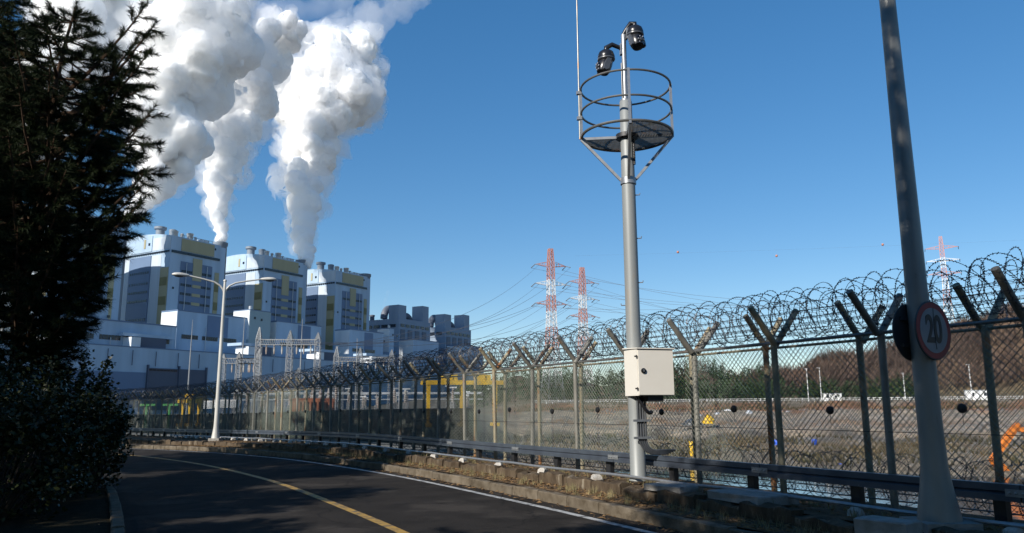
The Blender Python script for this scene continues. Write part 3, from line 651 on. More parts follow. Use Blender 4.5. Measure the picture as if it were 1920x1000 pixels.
def security_camera(px, py, label, facing, arm_to, mount_z):
    """dome style pan tilt camera; facing in degrees about z"""
    c = aty(px, py, PP.y - 0.05)
    root = empty('security_camera', (c.x, c.y, c.z - 0.26), label=label, cat='camera', group='cameras on the pole')
    f = Vector((math.cos(R(facing)), math.sin(R(facing)), 0)); sd = Vector((-f.y, f.x, 0))
    MB().lathe([(0.05, 0.52), (0.09, 0.51), (0.14, 0.47), (0.165, 0.40), (0.168, 0.34), (0.155, 0.31), (0.10, 0.30)][::-1], 22).build('top_housing', 'black_plastic', root, True)
    MB().lathe([(0.158, 0.30), (0.172, 0.315), (0.172, 0.335), (0.158, 0.35)], 22).build('rim', 'dark_grey', root, True)
    ax = (f * 0.35 + Vector((0, 0, -1))).normalized(); cc = Vector((0, 0, 0.30))
    hd = MB().lathe([(0.10, -0.04), (0.135, 0.0), (0.142, 0.12), (0.138, 0.22), (0.115, 0.275), (0.02, 0.285)], 20, cc, ax).build('camera_head', 'black_plastic', root, True)
    q = cc + ax * 0.13
    for s2 in (-1, 1): MB().loft([[tuple(q + sd * s2 * (0.128 + w) + ax * a * sc + f * b * sc) for a, b in ((-.14, -.05), (-.14, .05), (.0, .075), (.13, .06), (.15, 0), (.12, -.06))] for w, sc in ((0, 1), (0.03, 0.9))]).build('side_cover', 'dark_grey', root, True)
    fp = cc + ax * 0.15 + f * 0.125
    n = (f + ax * 0.15).normalized()
    pl = MB().lathe([(0.085, 0), (0.09, 0.012), (0.07, 0.022)], 20, fp, n).build('front_plate', 'lens', root, True)
    MB().lathe([(0.036, 0), (0.036, 0.035), (0.025, 0.04)], 14, fp + n * 0.01, n).build('lens_ring', 'dark_grey', pl, True)
    up = n.cross(sd).normalized()
    for k in range(6):
        a = k * math.pi / 3; MB().lathe([(0.012, 0), (0.012, 0.012), (0.006, 0.014)], 8, fp + n * 0.018 + (sd * math.cos(a) + up * math.sin(a)) * 0.062, n).build('infrared_led', 'led', pl)
    e = Vector((PP.x, PP.y, mount_z)) - root.location; e0 = Vector((0, 0, 0.52)); mid = e0.lerp(e, 0.35) + Vector((0, 0, 0.12))
    MB().tube([e0 + Vector((0, 0, -0.02)), e0 + Vector((0, 0, 0.05)), mid, e0.lerp(e, 0.75) + Vector((0, 0, 0.06)), e], [0.05, 0.05, 0.048, 0.042, 0.04], 10).build('bracket_arm', 'black_plastic', root, True)
    dd = Vector((e.x, e.y, 0)).normalized() * 0.065
    MB().bar(e - dd + Vector((0, 0, -0.1)), e - dd + Vector((0, 0, 0.12)), 0.10, 0.03).build('mount_plate', 'galv', root)
ztop = aty(1165, 70, PP.y).z
security_camera(1191, 72, 'black dome camera mounted highest on the pole, its round lens plate in view', -65, None, ztop + 0.05)
security_camera(1137, 118, 'black dome camera hanging lower on the pole with its smooth side shown', -160, None, ztop - 0.28)
def cabinet():
    c = aty(1231, 742, PP.y - 0.42); zb = c.z; h = aty(1231, 655, PP.y - 0.42).z - zb
    toc = Vector((-c.x, -c.y, 0)).normalized(); a = R(27); nrm = Vector((toc.x * math.cos(a) - toc.y * math.sin(a), toc.x * math.sin(a) + toc.y * math.cos(a), 0))
    rz = math.atan2(nrm.x, -nrm.y); w, d = 0.70, 0.54
    root = empty('control_cabinet', (c.x, c.y, zb), rz, label='beige metal control cabinet with a round black lock strapped to the camera pole', cat='cabinet')
    # local -y faces out, origin at the middle of the door's lower edge
    MB().box(-w / 2, w / 2, 0.004, d, 0, h).build('body', 'cabinet', root)
    MB().box(-w / 2 + 0.012, w / 2 - 0.012, -0.024, 0.002, 0.014, h - 0.014).build('door', 'cabinet', root)
    MB().add([(-w / 2 - .02, -.045, h + .002), (w / 2 + .02, -.045, h + .002), (w / 2 + .02, d + .02, h + .03), (-w / 2 - .02, d + .02, h + .03), (-w / 2 - .02, -.045, h + .02), (w / 2 + .02, -.045, h + .02), (w / 2 + .02, d + .02, h + .05), (-w / 2 - .02, d + .02, h + .05)],
             [(0, 3, 2, 1), (4, 5, 6, 7), (0, 1, 5, 4), (1, 2, 6, 5), (2, 3, 7, 6), (3, 0, 4, 7)]).build('lid', 'cabinet', root)
    lk = MB().lathe([(0.046, 0), (0.046, 0.018), (0.038, 0.024)], 20, (-w / 2 + 0.10, -0.024, h * 0.53), (0, -1, 0)).build('lock', 'black_plastic', root, True)
    MB().bar((-w / 2 + 0.10, -0.052, h * 0.53 - 0.02), (-w / 2 + 0.10, -0.052, h * 0.53 + 0.024), 0.016, 0.01).build('key_handle', 'galv', lk)
    for zz in (h * 0.15, h * 0.84):
        hg = MB().tube([(-w / 2 - 0.018, -0.012, zz - 0.022), (-w / 2 - 0.018, -0.012, zz + 0.022)], 0.012, 10).build('hinge', 'black_steel', root, True)
        MB().box(-w / 2 - 0.05, -w / 2 - 0.006, -0.006, 0.01, zz - 0.012, zz + 0.012).build('hinge_leaf', 'black_steel', hg)
    MB().box(-0.14, 0.16, 0.06, d - 0.06, -0.10, 0.003).build('gland_box', 'black_steel', root)
    MB().box(-0.3, 0.3, d - 0.004, d + 0.05, h * 0.25, h * 0.33).build('mount_bracket', 'galv', root)
cabinet()

# ------------------------------------------------------------------ double arm street lamps
def lamp_head(parent, base, d, mt):
    """cobra head along horizontal direction d"""
    d = d.normalized(); sd = Vector((-d.y, d.x, 0)); u = Vector((0, 0, 1)); rings = []
    for t, w, h0, h1 in ((0.0, 0.05, -0.05, 0.05), (0.1, 0.085, -0.065, 0.075), (0.3, 0.15, -0.08, 0.115), (0.5, 0.17, -0.07, 0.125), (0.66, 0.15, -0.05, 0.105), (0.76, 0.06, -0.02, 0.05)):
        c = base + d * t
        rings.append([tuple(c + sd * w * math.cos(a) + u * ((h1 if math.sin(a) > 0 else -h0) * math.sin(a))) for a in [k * math.pi / 7 for k in range(14)]])
    hd = MB().loft(rings).build('lamp_head', mt, parent, True)
    rings = []
    for t, w, h in ((0.22, 0.04, 0.06), (0.27, 0.12, 0.10), (0.45, 0.14, 0.12), (0.6, 0.11, 0.095), (0.66, 0.03, 0.05)):
        c = base + d * t; rings.append([tuple(c + sd * w * math.cos(a) + u * (-h * math.sin(a) if math.sin(a) > 0 else 0.01)) for a in [k * math.pi / 5 for k in range(10)]])
    MB().loft(rings).build('lamp_glass', 'dark_grey', hd, True)
def street_lamp(pos, H, d, label, rb, mt):
    root = empty('street_lamp', pos, label=label, cat='street lamp', group='double arm street lamps')
    MB().lathe([(rb * 1.75, 0.0), (rb * 1.7, 0.05), (rb * 1.35, 0.30), (rb * 1.08, 0.55), (rb, 0.9), (rb * 0.62, H - 0.4), (rb * 0.55, H)], 24).build('pole', mt, root, True)
    MB().lathe([(rb * 0.8, H), (rb * 0.75, H + 0.06), (rb * 0.2, H + 0.1)], 16).build('cap', mt, root, True)
    MB().box(-rb * 2.3, rb * 2.3, -rb * 2.3, rb * 2.3, -0.18, 0.004).build('plinth', 'concrete', root)
    for sgn in (-1, 1):
        e = d.normalized() * sgn; pts = [(0, 0, H - 0.65), tuple(e * 0.06 + Vector((0, 0, H - 0.42))), tuple(e * 0.22 + Vector((0, 0, H - 0.22))), tuple(e * 0.5 + Vector((0, 0, H - 0.06))), tuple(e * 1.0 + Vector((0, 0, H + 0.06))), tuple(e * 1.72 + Vector((0, 0, H + 0.2)))]
        a = MB().tube(pts, [0.05, 0.05, 0.046, 0.043, 0.04, 0.036], 10).build('arm', mt, root, True)
        lamp_head(root, e * 1.66 + Vector((0, 0, H + 0.2)), e, mt)
lp = onz(404, 822, 0.3); SIGNP = onz(1762, 976, 0.42)
street_lamp(lp, 7.85 - lp.z, Vector((0.93, 0.36, 0)), 'double arm street lamp with pale post standing before the power plant', 0.11, 'lamp_paint_sunlit')
street_lamp(SIGNP, 8.0, Vector((0.88, 0.47, 0)), 'tall pale street lamp post carrying the round speed limit sign', 0.128, 'lamp_paint_shaded')
def text_mesh(txt, name, mat, size):
    cu = bpy.data.curves.new(name, 'FONT'); cu.body = txt; cu.size = size; cu.align_x = 'CENTER'; cu.align_y = 'CENTER'; cu.extrude = 0.002; cu.offset = 0.011
    to = bpy.data.objects.new(name, cu); col.objects.link(to); dg = bpy.context.evaluated_depsgraph_get()
    me = bpy.data.meshes.new_from_object(to.evaluated_get(dg)); bpy.data.objects.remove(to); me.materials.clear(); me.materials.append(MATS[mat]); me.name = name
    return me
def sign(pos, n, label, face):
    rz = math.atan2(n.x, -n.y); root = empty('speed_limit_sign', pos, rz, label=label, cat='sign', group='signs on the lamp post')
    rr = 0.325
    MB().lathe([(rr, 0), (rr + 0.006, 0.008), (rr, 0.016)], 48, (0, 0, 0), (0, -1, 0)).build('sign_plate', 'sign_back', root, True)
    if face:
        MB().lathe([(rr - 0.01, 0.016), (rr - 0.012, 0.019)], 48, (0, 0, 0), (0, -1, 0)).build('red_ring', 'sign_red', root)
        MB().lathe([(rr - 0.072, 0.018), (rr - 0.073, 0.022)], 48, (0, 0, 0), (0, -1, 0)).build('white_field', 'sign_white', root)
        o = link_mesh('number', text_mesh('20', 'number', 'sign_black', 0.40), root, (0, -0.024, 0.0)); o.rotation_euler = (R(90), 0, 0); o.scale = (0.74, 1.06, 1)
        MB().bar((0.012, -0.0255, -0.21), (-0.004, -0.0255, 0.02), 0.006, 0.002).build('crease', 'sign_back', root); MB().bar((-0.004, -0.0255, 0.02), (0.016, -0.0255, 0.25), 0.005, 0.002).build('crease', 'sign_back', root)
    for zz in (-0.15, 0.15): MB().box(-0.2, 0.2, 0.001, 0.025, zz - 0.02, zz + 0.02).build('bracket', 'sign_back', root)
nn = Vector((0.50, -0.865, 0)).normalized(); sc_ = aty(1750, 622, SIGNP.y)
sign(Vector((SIGNP.x, SIGNP.y, sc_.z)) + nn * 0.135, nn, 'round red rimmed speed limit sign reading 20, creased down the middle', True)
sign(Vector((SIGNP.x, SIGNP.y, sc_.z)) - nn * 0.115, -nn, 'dark back of a round sign on the far side of the lamp post', False)
# slabs lying on the terrace in the shade
for (px, py, w, l, hgt, lb) in ((1410, 930, 0.7, 1.1, 0.07, 'flat grey concrete slab lying on the ground before the guard rail'), (1665, 992, 0.32, 0.55, 0.12, 'pale concrete block lying beside the street lamp plinth'), (1262, 912, 0.5, 0.8, 0.05, 'thin concrete slab beside the foot of the camera pole')):
    p = onz(px, py, 0.40); mb = MB(); j = lambda: random.uniform(-0.02, 0.02)
    mb.loft([[(-l / 2, -w / 2, -0.05), (l / 2, -w / 2, -0.05), (l / 2, w / 2, -0.05), (-l / 2, w / 2, -0.05)], [(-l / 2 + j(), -w / 2 + j(), hgt - 0.015), (l / 2 + j(), -w / 2 + j(), hgt - 0.015), (l / 2 + j(), w / 2 + j(), hgt - 0.015), (-l / 2 + j(), w / 2 + j(), hgt - 0.015)],
             [(-l / 2 + .02, -w / 2 + .02, hgt), (l / 2 - .02, -w / 2 + .02, hgt), (l / 2 - .02, w / 2 - .02, hgt), (-l / 2 + .02, w / 2 - .02, hgt)]])
    mb.build('concrete_slab', 'concrete', loc=(p.x, p.y, 0.38), rz=R(118 + random.uniform(-6, 6)), label=lb, cat='slab')

# ------------------------------------------------------------------ power plant, in a frame whose x runs along the row of units
PO = aty(322, 441, 351); TH = R(30)
PD = Vector((math.sin(TH), math.cos(TH), 0)); PN = Vector((math.cos(TH), -math.sin(TH), 0))
def plant_root(name, u, n, **k):
    p = PO + PD * u + PN * n
    return empty(name, (p.x, p.y, -0.5), R(60), **k)
# in a root's frame: x along the row, y away behind the facade, z up.  front facade at y = 0, lit end face at x = 0
def pbox(parent, name, mat, x0, x1, y0, y1, z0, z1): return MB().box(x0, x1, y0, y1, z0, z1).build(name, mat, parent)
def dashes(parent, face, a0, a1, z0, z1, n, gap=0.35, proud=0.16, mat='far_window', name='window_band', at=0.0):
    mb = MB(); w = (a1 - a0) / n
    for i in range(n):
        b0 = a0 + i * w + w * gap / 2; b1 = b0 + w * (1 - gap)
        if face == 'front': mb.box(b0, b1, at - proud, at + 0.1, z0, z1)
        else: mb.box(at - proud, at + 0.1, b0, b1, z0, z1)
    return mb.build(name, mat, parent)
def cylinder_vent(parent, x, y, z, r, h, mat='roof_silver', name='roof_vent', flare=0.0):
    return MB().lathe([(r, 0), (r, h * 0.7), (r + flare, h * 0.78), (r + flare, h * 0.95), (r * 0.7, h)], 16, (x, y, z)).build(name, mat, parent, True)
TW, TDP, TZ = 28.0, 44.0, PO.z + 0.5
def boiler_house(u, label):
    t = plant_root('boiler_house', u, 0, label=label, cat='building', group='boiler houses of the power plant')
    prof = [(0, 0), (0, TZ)] + [(TDP * k / 10, TZ + 2.4 * math.sin(math.pi * k / 10)) for k in range(1, 10)] + [(TDP, TZ), (TDP, 0)]
    MB().loft([[(0, y, z) for y, z in prof], [(TW, y, z) for y, z in prof]]).build('wall', 'clad_light', t)
    # end face (x = 0): yellow corner strips with louvres, grey centre field, bands of windows
    def endbox(nm, m, y0, y1, z0, z1, p=0.3): return pbox(t, nm, m, -p, 0.05, y0, y1, z0, z1)
    endbox('wall_panel', 'clad_light_sunlit', 6.2, 13.2, 2, TZ - 8.6, 0.12); endbox('wall_panel', 'clad_light_sunlit', 0.15, 13.2, TZ - 6.2, TZ - 0.2, 0.13); endbox('wall_panel', 'clad_light_sunlit', 30.0, 37.5, 2, TZ - 8.6, 0.12)  # paler than the front cladding: sunlight on this face is in the colour
    endbox('grey_panel', 'clad_grey', 13.6, 29.6, 2, TZ - 8.4); endbox('grey_panel', 'clad_light', 13.6, 29.6, TZ - 6.4, TZ + 1.2)
    for y0 in (0.4, 37.9):
        st = endbox('yellow_panel', 'clad_yellow', y0, y0 + 5.7, 2, 67)
        for z0 in (58.5, 49.5, 36, 22): pbox(st, 'louvre', 'clad_olive', -0.5, -0.2, y0 + 0.35, y0 + 5.3, z0, z0 + 3.9)
    dashes(t, 'end', 0.4, 43.6, TZ - 7.8, TZ - 6.9, 26, 0.3, 0.35)
    for z0, n_, g in ((65.2, 9, 0.4), (60.0, 8, 0.5), (56.0, 8, 0.3), (51.8, 8, 0.15), (43.0, 9, 0.45), (33, 9, 0.3)): dashes(t, 'end', 14.2, 29.0, z0, z0 + 1.0, n_, g, 0.45)
    pbox(t, 'yellow_panel', 'clad_yellow', -0.5, -0.1, 18.2, 19.4, TZ - 4.6, TZ - 0.2); pbox(t, 'window', 'far_window', -0.5, -0.1, 14.9, 16.1, TZ - 3.4, TZ - 2.2)
    # front facade (y = 0)
    def fbox(nm, m, x0, x1, z0, z1, p=0.3): return pbox(t, nm, m, x0, x1, -p, 0.05, z0, z1)
    fbox('yellow_panel', 'clad_yellow', 5.6, 24.0, TZ - 6.4, TZ - 0.6); fbox('grey_panel', 'clad_grey', 5.9, 23.4, 2, 70.6); fbox('yellow_panel', 'clad_yellow', 12.4, 17.4, 62.3, 73.0, 0.5)
    dashes(t, 'front', 0.4, 27.6, TZ - 8.0, TZ - 6.8, 3, 0.02, 0.4)
    for z0 in (65.4, 59.0, 54.8, 50.6, 45.5):
        dashes(t, 'front', 6.2, 12.2, z0, z0 + 1.15, 6, 0.2, 0.45); dashes(t, 'front', 17.6, 23.1, z0, z0 + 1.15, 6, 0.2, 0.45)
        if 50 < z0 < 62: fbox('yellow_panel', 'clad_yellow', 12.6, 17.2, z0 - 0.1, z0 + 1.3, 0.55)
    y2 = fbox('yellow_panel', 'clad_yellow', 25.2, 27.6, 2, 68)
    for z0 in (58.5, 49.5): pbox(y2, 'louvre', 'clad_olive', 25.3, 27.5, -0.5, -0.2, z0, z0 + 3.9)
    for x in (8.6, 20.2): MB().tube([(x, -0.8, 8), (x, -0.8, 70)], 0.16, 6).build('downpipe', 'roof_silver', t)
    pbox(t, 'window', 'far_window', 2.2, 3.0, -0.3, 0.1, 57, 58); pbox(t, 'window', 'far_window', 24.4, 25.0, -0.3, 0.1, TZ - 3, TZ - 2)
    # roof: parapet, vents and the flue mouth
    rl = MB()
    for k in range(9): rl.bar((5 + k * 2.3, 0.6, TZ - 0.2), (5 + k * 2.3, 0.6, TZ + 1.2), 0.14)
    rl.bar((5, 0.6, TZ + 1.2), (23.4, 0.6, TZ + 1.2), 0.14); rl.build('roof_railing', 'lattice_grey', t)
    pbox(t, 'roof_plant', 'clad_white_sunlit', 17.5, 22.5, 2.0, 6.0, TZ - 0.2, TZ + 1.5)
    for x, y, r, h, fl in ((4, 3.2, 1.35, 3.2, 0.15), (12.5, 3.5, 1.45, 3.6, 0.2), (8.5, 4.0, 0.7, 2.8, 0.1), (15.2, 3.0, 0.5, 2.2, 0.25)): cylinder_vent(t, x, y, TZ, r, h, 'roof_silver', 'roof_vent', fl)
    for x, y, r, h, fl in ((8, 20, 2.6, 6.6, 0.8), (11, 14.5, 2.2, 5.0, 0.1)): cylinder_vent(t, x, y, TZ + 1.5, r * 0.8, h, 'stack_grey', 'roof_stack', fl)
    st = MB().lathe([(3.2, 0), (3.2, TZ + 0.6), (3.6, TZ + 1.2), (3.6, TZ + 2.6), (3.1, TZ + 2.7)], 24, (31.6, 5.0, 0)).build('flue', 'stack_grey', t, True)
    pbox(st, 'flue_casing', 'clad_light', 28.0, 31.2, 0.4, 9.5, 0.5, TZ - 0.8)
    return t
BLAB = ['pale boiler house behind the pine tree at the near end of the row', 'pale boiler house with yellow bands next to the pine tree, its end wall half sunlit',
        'pale boiler house with yellow bands standing second past the pine tree', 'pale boiler house with yellow bands at the end of the row by the older plant']
for k, u in enumerate((-54, 0, 56, 110)): boiler_house(u, BLAB[k])
def hall(u, n, L, D, H, label, panels=(), wz=11.5):
    t = plant_root('turbine_hall', u, n, label=label, cat='building', group='low halls before the boiler houses')
    pbox(t, 'wall', 'clad_light', 0, L, 0, D, 0, H)
    if D < 20: pbox(t, 'link_building', 'clad_light', 4, L - 2, D + 0.01, 29.5, 0, H * 0.62)
    pbox(t, 'roof_edge', 'clad_grey', -0.15, L + 0.15, -0.15, D, H, H + 0.5)
    pbox(t, 'end_wall', 'clad_white_sunlit', -0.2, 0.02, 0.1, D - 0.2, 0.5, H - 0.3)  # same cladding as the front, whitened to stand for sun on the end
    for nm, m, x0, x1, z0, z1 in panels: pbox(t, nm, m, x0, x1, -0.2, 0.02, z0, z1)
    x = 2.5
    while x + 9 < L:
        dashes(t, 'front', x, x + 8.2, H - wz, H - wz + 1.7, 7, 0.18, 0.22); x += 10.2
    MB().tube([(L * 0.38, -0.7, 3), (L * 0.38, -0.7, H - 6)], 0.16, 6).build('downpipe', 'roof_silver', t)
    return t
H1 = hall(-16, 30, 37, 10.6, 43, 'pale hall with a sunlit white end wall standing between the street lamp and the pine', [('grey_panel', 'clad_grey', 15, 26, 33, 42.4)])
H2 = hall(38.5, 30, 30, 10.6, 43.4, 'pale hall with a narrow sunlit end strip behind the lattice gantries', [('grey_panel', 'clad_grey', 14, 22.5, 33, 42.8)])
H3 = hall(90, 30, 28, 10.6, 43.8, 'pale hall with a white L shaped sunlit end left of the older plant', [('grey_panel', 'clad_grey', 12, 19, 33, 43.2)])
H0 = hall(-72, 46, 44, 46, 34.0, 'long pale hall with a stepped roof beside the pine tree', [], 6.8)
pbox(H0, 'wall', 'clad_light', -10, 16, 1, 40, 33.9, 40.5); pbox(H0, 'grey_panel', 'clad_grey', 3, 11, 0.7, 1.05, 34.5, 40.2)
dashes(H0, 'front', -1, 7, 22.6, 24.2, 7, 0.2); pbox(H0, 'window', 'far_window', 15, 16, -0.2, 0.1, 35, 36)
def stair_block(u, n, L, D, H, label, mat, z0=0, lid=None):
    t = plant_root('stair_block', u, n, label=label, cat='building')
    pbox(t, 'wall', mat, 0, L, 0, D, z0, H); pbox(t, 'end_wall', 'clad_white_sunlit', -0.2, 0.02, 0.1, D - 0.1, max(z0, H - 13.5), H - 0.1)  # end face coloured white to stand for the sun striking it
    pbox(t, 'parapet', 'clad_grey', -0.1, L + 0.1, -0.1, D, H, H + 0.4)
    for k, (x, z) in enumerate(((2.5, H - 4), (6.5, H - 4.5), (4.5, H - 14), (4.5, H - 19), (5, H - 28), (8, H - 30), (2, H - 29))): pbox(t, 'window', 'far_window', x, x + 0.9, -0.25, 0.1, z, z + 1.1)
    pbox(t, 'window', 'far_window', -0.4, 0.0, D * 0.35, D * 0.35 + 0.9, H - 8, H - 6.8)
    cylinder_vent(t, 2.2, 2.5, H + 0.4, 0.8, 1.8)
    return t
stair_block(20.8, 31.5, 12.5, 11, 47.0, 'green grey stair block with a bright white end above the halls', 'clad_green')
stair_block(126, 28, 4, 9, 47.5, 'narrow white ended block rising beside the older plant', 'clad_light')
def annex(u, n, L, D, H, label, fields=()):
    t = plant_root('annex', u, n, label=label, cat='building')
    pbox(t, 'wall', 'clad_light', 0, L, 0, D, 0, H); pbox(t, 'roof_edge', 'clad_grey', -0.1, L + 0.1, -0.12, D, H, H + 0.35)
    for nm, m, x0, x1, z0, z1 in fields: pbox(t, nm, m, x0, x1, -0.22, 0.02, z0, z1)
    k = 3.0
    while k < L - 3:
        MB().tube([(k, -0.5, H - 6.5), (k, -0.5, H - 1)], 0.14, 5).build('downpipe', 'clad_dark', t); k += 9.5
    return t
A1 = annex(-110, 52, 300, 24, 24.5, 'long low pale blue building with grey panels behind the fence', [('grey_panel', 'clad_grey', 2, 66, 3, 15.6), ('grey_panel', 'clad_grey', 150, 190, 2, 13), ('dark_strip', 'clad_dark', 96, 140, 6.9, 7.6)])
g2 = pbox(A1, 'grey_panel', 'clad_dark', 66.5, 92, -0.5, 0.02, 2, 17.4)
for x in (66.3, 79.5, 92): pbox(A1, 'pillar', 'clad_dark', x, x + 0.5, -0.9, 0.02, 1, 18.5)
dashes(A1, 'front', 67, 79, 16.4, 17.0, 8, 0.2, 0.7); dashes(A1, 'front', 67, 79, 6.6, 7.1, 8, 0.2, 0.7); dashes(A1, 'front', 30, 60, 3.4, 4.2, 6, 0.5, 0.3)
CANL = ('beside the pine tree', 'right behind the pale street lamp', 'behind the tall lattice gantry', 'before the older plant')
for i, (u, w) in enumerate(((-50, 7.5), (4, 7), (46, 6.5), (84, 6))):      # dark recesses with bright white canopies on the annex roof
    t = plant_root('roof_canopy', u, 51, label='bright white canopy box on the low building roof ' + CANL[i], cat='canopy', group='white canopies on the low building')
    pbox(t, 'canopy', 'clad_white_sunlit', 0, w * 0.5, 0, 8, 24.9, 28.4); pbox(t, 'opening', 'clad_dark', w * 0.5 + 0.05, w * 2.1, 2, 10, 24.9, 28.8); pbox(t, 'roof_edge', 'clad_light', -2, w * 2.6, 2.2, 11, 28.85, 30)
# older plant beyond the row
def old_unit(u, L, D, H, label):
    t = plant_root('old_boiler_house', u, 0, label=label, cat='building', group='older grey boiler houses')
    pbox(t, 'wall', 'old_clad', 0, L, 0, D, 0, H)
    x = 1.5
    for k in range(4): pbox(t, 'grey_panel', 'old_dark', x, x + 4.4, -0.4, 0.05, 8, H - 7); x += L / 4.4
    dashes(t, 'front', 0.8, L - 1, H - 5.2, H - 3.4, 6, 0.3, 0.35); dashes(t, 'end', 2, D * 0.62, H - 5.5, H - 3.6, 4, 0.25, 0.35); dashes(t, 'end', D * 0.30, D * 0.7, H - 17, H - 16, 5, 0.3, 0.35); dashes(t, 'end', D * 0.30, D * 0.7, H - 22, H - 21, 5, 0.3, 0.35)
    pbox(t, 'stair_tower', 'old_clad', 0.3, 8.5, 1.0, 9, H - 0.2, H + 9); pbox(t, 'stair_tower', 'old_clad', L - 7.5, L - 0.4, 1.2, 10, H - 0.2, H + 11)
    mb = MB(); mb.tube([(9 + 5 * math.cos(a), 16, H + 1 + 7 * math.sin(a)) for a in np.linspace(0, math.pi, 12)], 2.4, 10); mb.build('bent_duct', 'old_dark', t, True)
    mb = MB(); mb.tube([(L * 0.55 + 4.5 * math.cos(a), 9, H - 1 + 5 * math.sin(a)) for a in np.linspace(0, math.pi, 12)], 2.0, 10); mb.build('bent_duct', 'old_dark', t, True)
    for x, y, r, h in ((4, 26, 1.5, 4.2), (4, 33, 1.1, 6)): cylinder_vent(t, x, y, H, r, h, 'old_dark', 'roof_vent', 0.3)
    return t
old_unit(170, 34, 46, 59.5, 'older dark grey boiler house with bent roof ducts next to the last pale one')
old_unit(222, 33, 46, 58.6, 'older dark grey boiler house with bent roof ducts at the far end of the plant')
hl = hall(146, 30, 26, 10.6, 42.4, 'grey hall with a pinkish white L shaped end wall before the older plant', []); hl2 = hall(196, 30, 28, 10.6, 42.4, 'grey hall with a pale end wall at the far end of the plant', [])

# ------------------------------------------------------------------ lattice structures
def lattice_column(mb, p, w0, w1, H, n, t=0.09, tb=0.05):
    p = Vector(p)
    def c(k, i):
        f = k / n; w = (w0 + (w1 - w0) * f) / 2; sx, sy = ((-1, -1), (1, -1), (1, 1), (-1, 1))[i]
        return p + Vector((sx * w, sy * w, H * f))
    for i in range(4): mb.bar(c(0, i), c(n, i), t)
    for k in range(n):
        for i in range(4):
            j = (i + 1) % 4; mb.bar(c(k, i), c(k + 1, j), tb); mb.bar(c(k, j), c(k + 1, i), tb)
            mb.bar(c(k + 1, i), c(k + 1, j), tb)
def lattice_beam(mb, a, b, w, n, t=0.1, tb=0.06):
    a = Vector(a); b = Vector(b); d = b - a; s_ = Vector((-d.y, d.x, 0)).normalized() * w / 2; u = Vector((0, 0, w / 2))
    cs = [s_ + u, -s_ + u, -s_ - u, s_ - u]
    for q in cs: mb.bar(a + q, b + q, t)
    for k in range(n):
        p0 = a + d * (k / n); p1 = a + d * ((k + 1) / n)
        for i in range(4):
            j = (i + 1) % 4; mb.bar(p0 + cs[i], p1 + cs[j], tb)
def gantry(pxs, tops, beam_y, Y, label, w=1.5):
    p0 = aty(pxs[0], 770, Y); root = empty('substation_gantry', (p0.x, p0.y, 0), label=label, cat='gantry', group='lattice gantries of the substation')
    pts = []
    for px, top in zip(pxs, tops):
        q = aty(px, top, Y); bz = aty(px, beam_y, Y).z; b = Vector((q.x - p0.x, q.y - p0.y, 0)); pts.append((b, bz))
        mb = MB(); lattice_column(mb, b, w, w * 0.75, bz + 0.6, 12); mb.build('lattice_column', 'lattice_grey', root)
        mb = MB(); lattice_column(mb, b + Vector((0, 0, bz + 0.6)), w * 0.75, 0.1, q.z - bz - 0.6, 5, 0.1, 0.06); mb.build('spire', 'lattice_grey', root)
    for (a, za), (b, zb) in zip(pts[:-1], pts[1:]):
        mb = MB(); lattice_beam(mb, a + Vector((0, 0, za)), b + Vector((0, 0, zb)), 1.0, 14); mb.build('lattice_beam', 'lattice_grey', root)
        for f in (0.25, 0.5, 0.75):
            c = a.lerp(b, f) + Vector((0, 0, za + (zb - za) * f - 0.5)); MB().lathe([(0.12, 0), (0.2, 0.05), (0.12, 0.3), (0.2, 0.35), (0.12, 0.6), (0.2, 0.65), (0.12, 0.9), (0.2, 0.95), (0.1, 1.8)], 8, c, (0, 0, -1)).build('insulator_string', 'insulator', root)
gantry((487, 545, 597), (614, 620, 624), 642, 150, 'tall pale lattice gantry of three spired columns before the power plant', 1.25)
gantry((449, 487, 420), (660, 655, 664), 677, 158, 'lower lattice gantry beside the street lamp', 1.1)
gantry((632, 676, 735), (650, 652, 656), 674, 190, 'small lattice gantry before the older plant', 1.6)
gantry((560, 640), (690, 690), 702, 210, 'far small lattice gantry behind the tall one', 1.5)
for (px, top) in ((449, 590), (560, 598), (666, 635), (748, 655), (350, 600)):
    b = aty(px, 768, 185); q = aty(px, top, 185)
    MB().tube([(0, 0, 0), (0, 0, q.z * 0.6), (0, 0, q.z)], [0.22, 0.16, 0.05], 8).build('lightning_mast', 'lattice_grey', loc=(b.x, b.y, 0), label='thin straight lightning mast standing among the substation gantries', cat='mast', group='lightning masts')
def bus_support():
    root = empty('bus_support', label='insulator on a steel stand carrying the substation busbar', cat='insulator', group='insulator stands of the substation')
    mb = MB(); lattice_column(mb, (0, 0, 0), 0.5, 0.4, 2.2, 4, 0.07, 0.045); mb.build('stand', 'lattice_grey', root)
    prof = [(0.1, 2.2)]
    for k in range(7): prof += [(0.19, 2.26 + k * 0.2), (0.11, 2.34 + k * 0.2)]
    MB().lathe(prof + [(0.1, 3.7)], 8).build('insulator_stack', 'insulator', root)
    MB().bar((-0.5, 0, 3.75), (0.5, 0, 3.75), 0.16).build('terminal', 'equipment', root)
    return root
proto = bus_support(); first = True
for row, (Y, dz) in enumerate(((96, 0), (112, 0.0), (130, 0.2))):
    for i in range(17):
        px = 440 + i * 27 + random.uniform(-6, 6)
        if 790 < px < 830: continue
        o = proto if first else copy_tree(proto); first = False
        b = aty(px, 768, Y); o.location = (b.x, b.y, -0.2 + dz); s_ = random.uniform(0.8, 1.25); o.scale = (s_, s_, s_ * random.uniform(0.9, 1.15)); o.rotation_euler.z = random.uniform(0, 3)
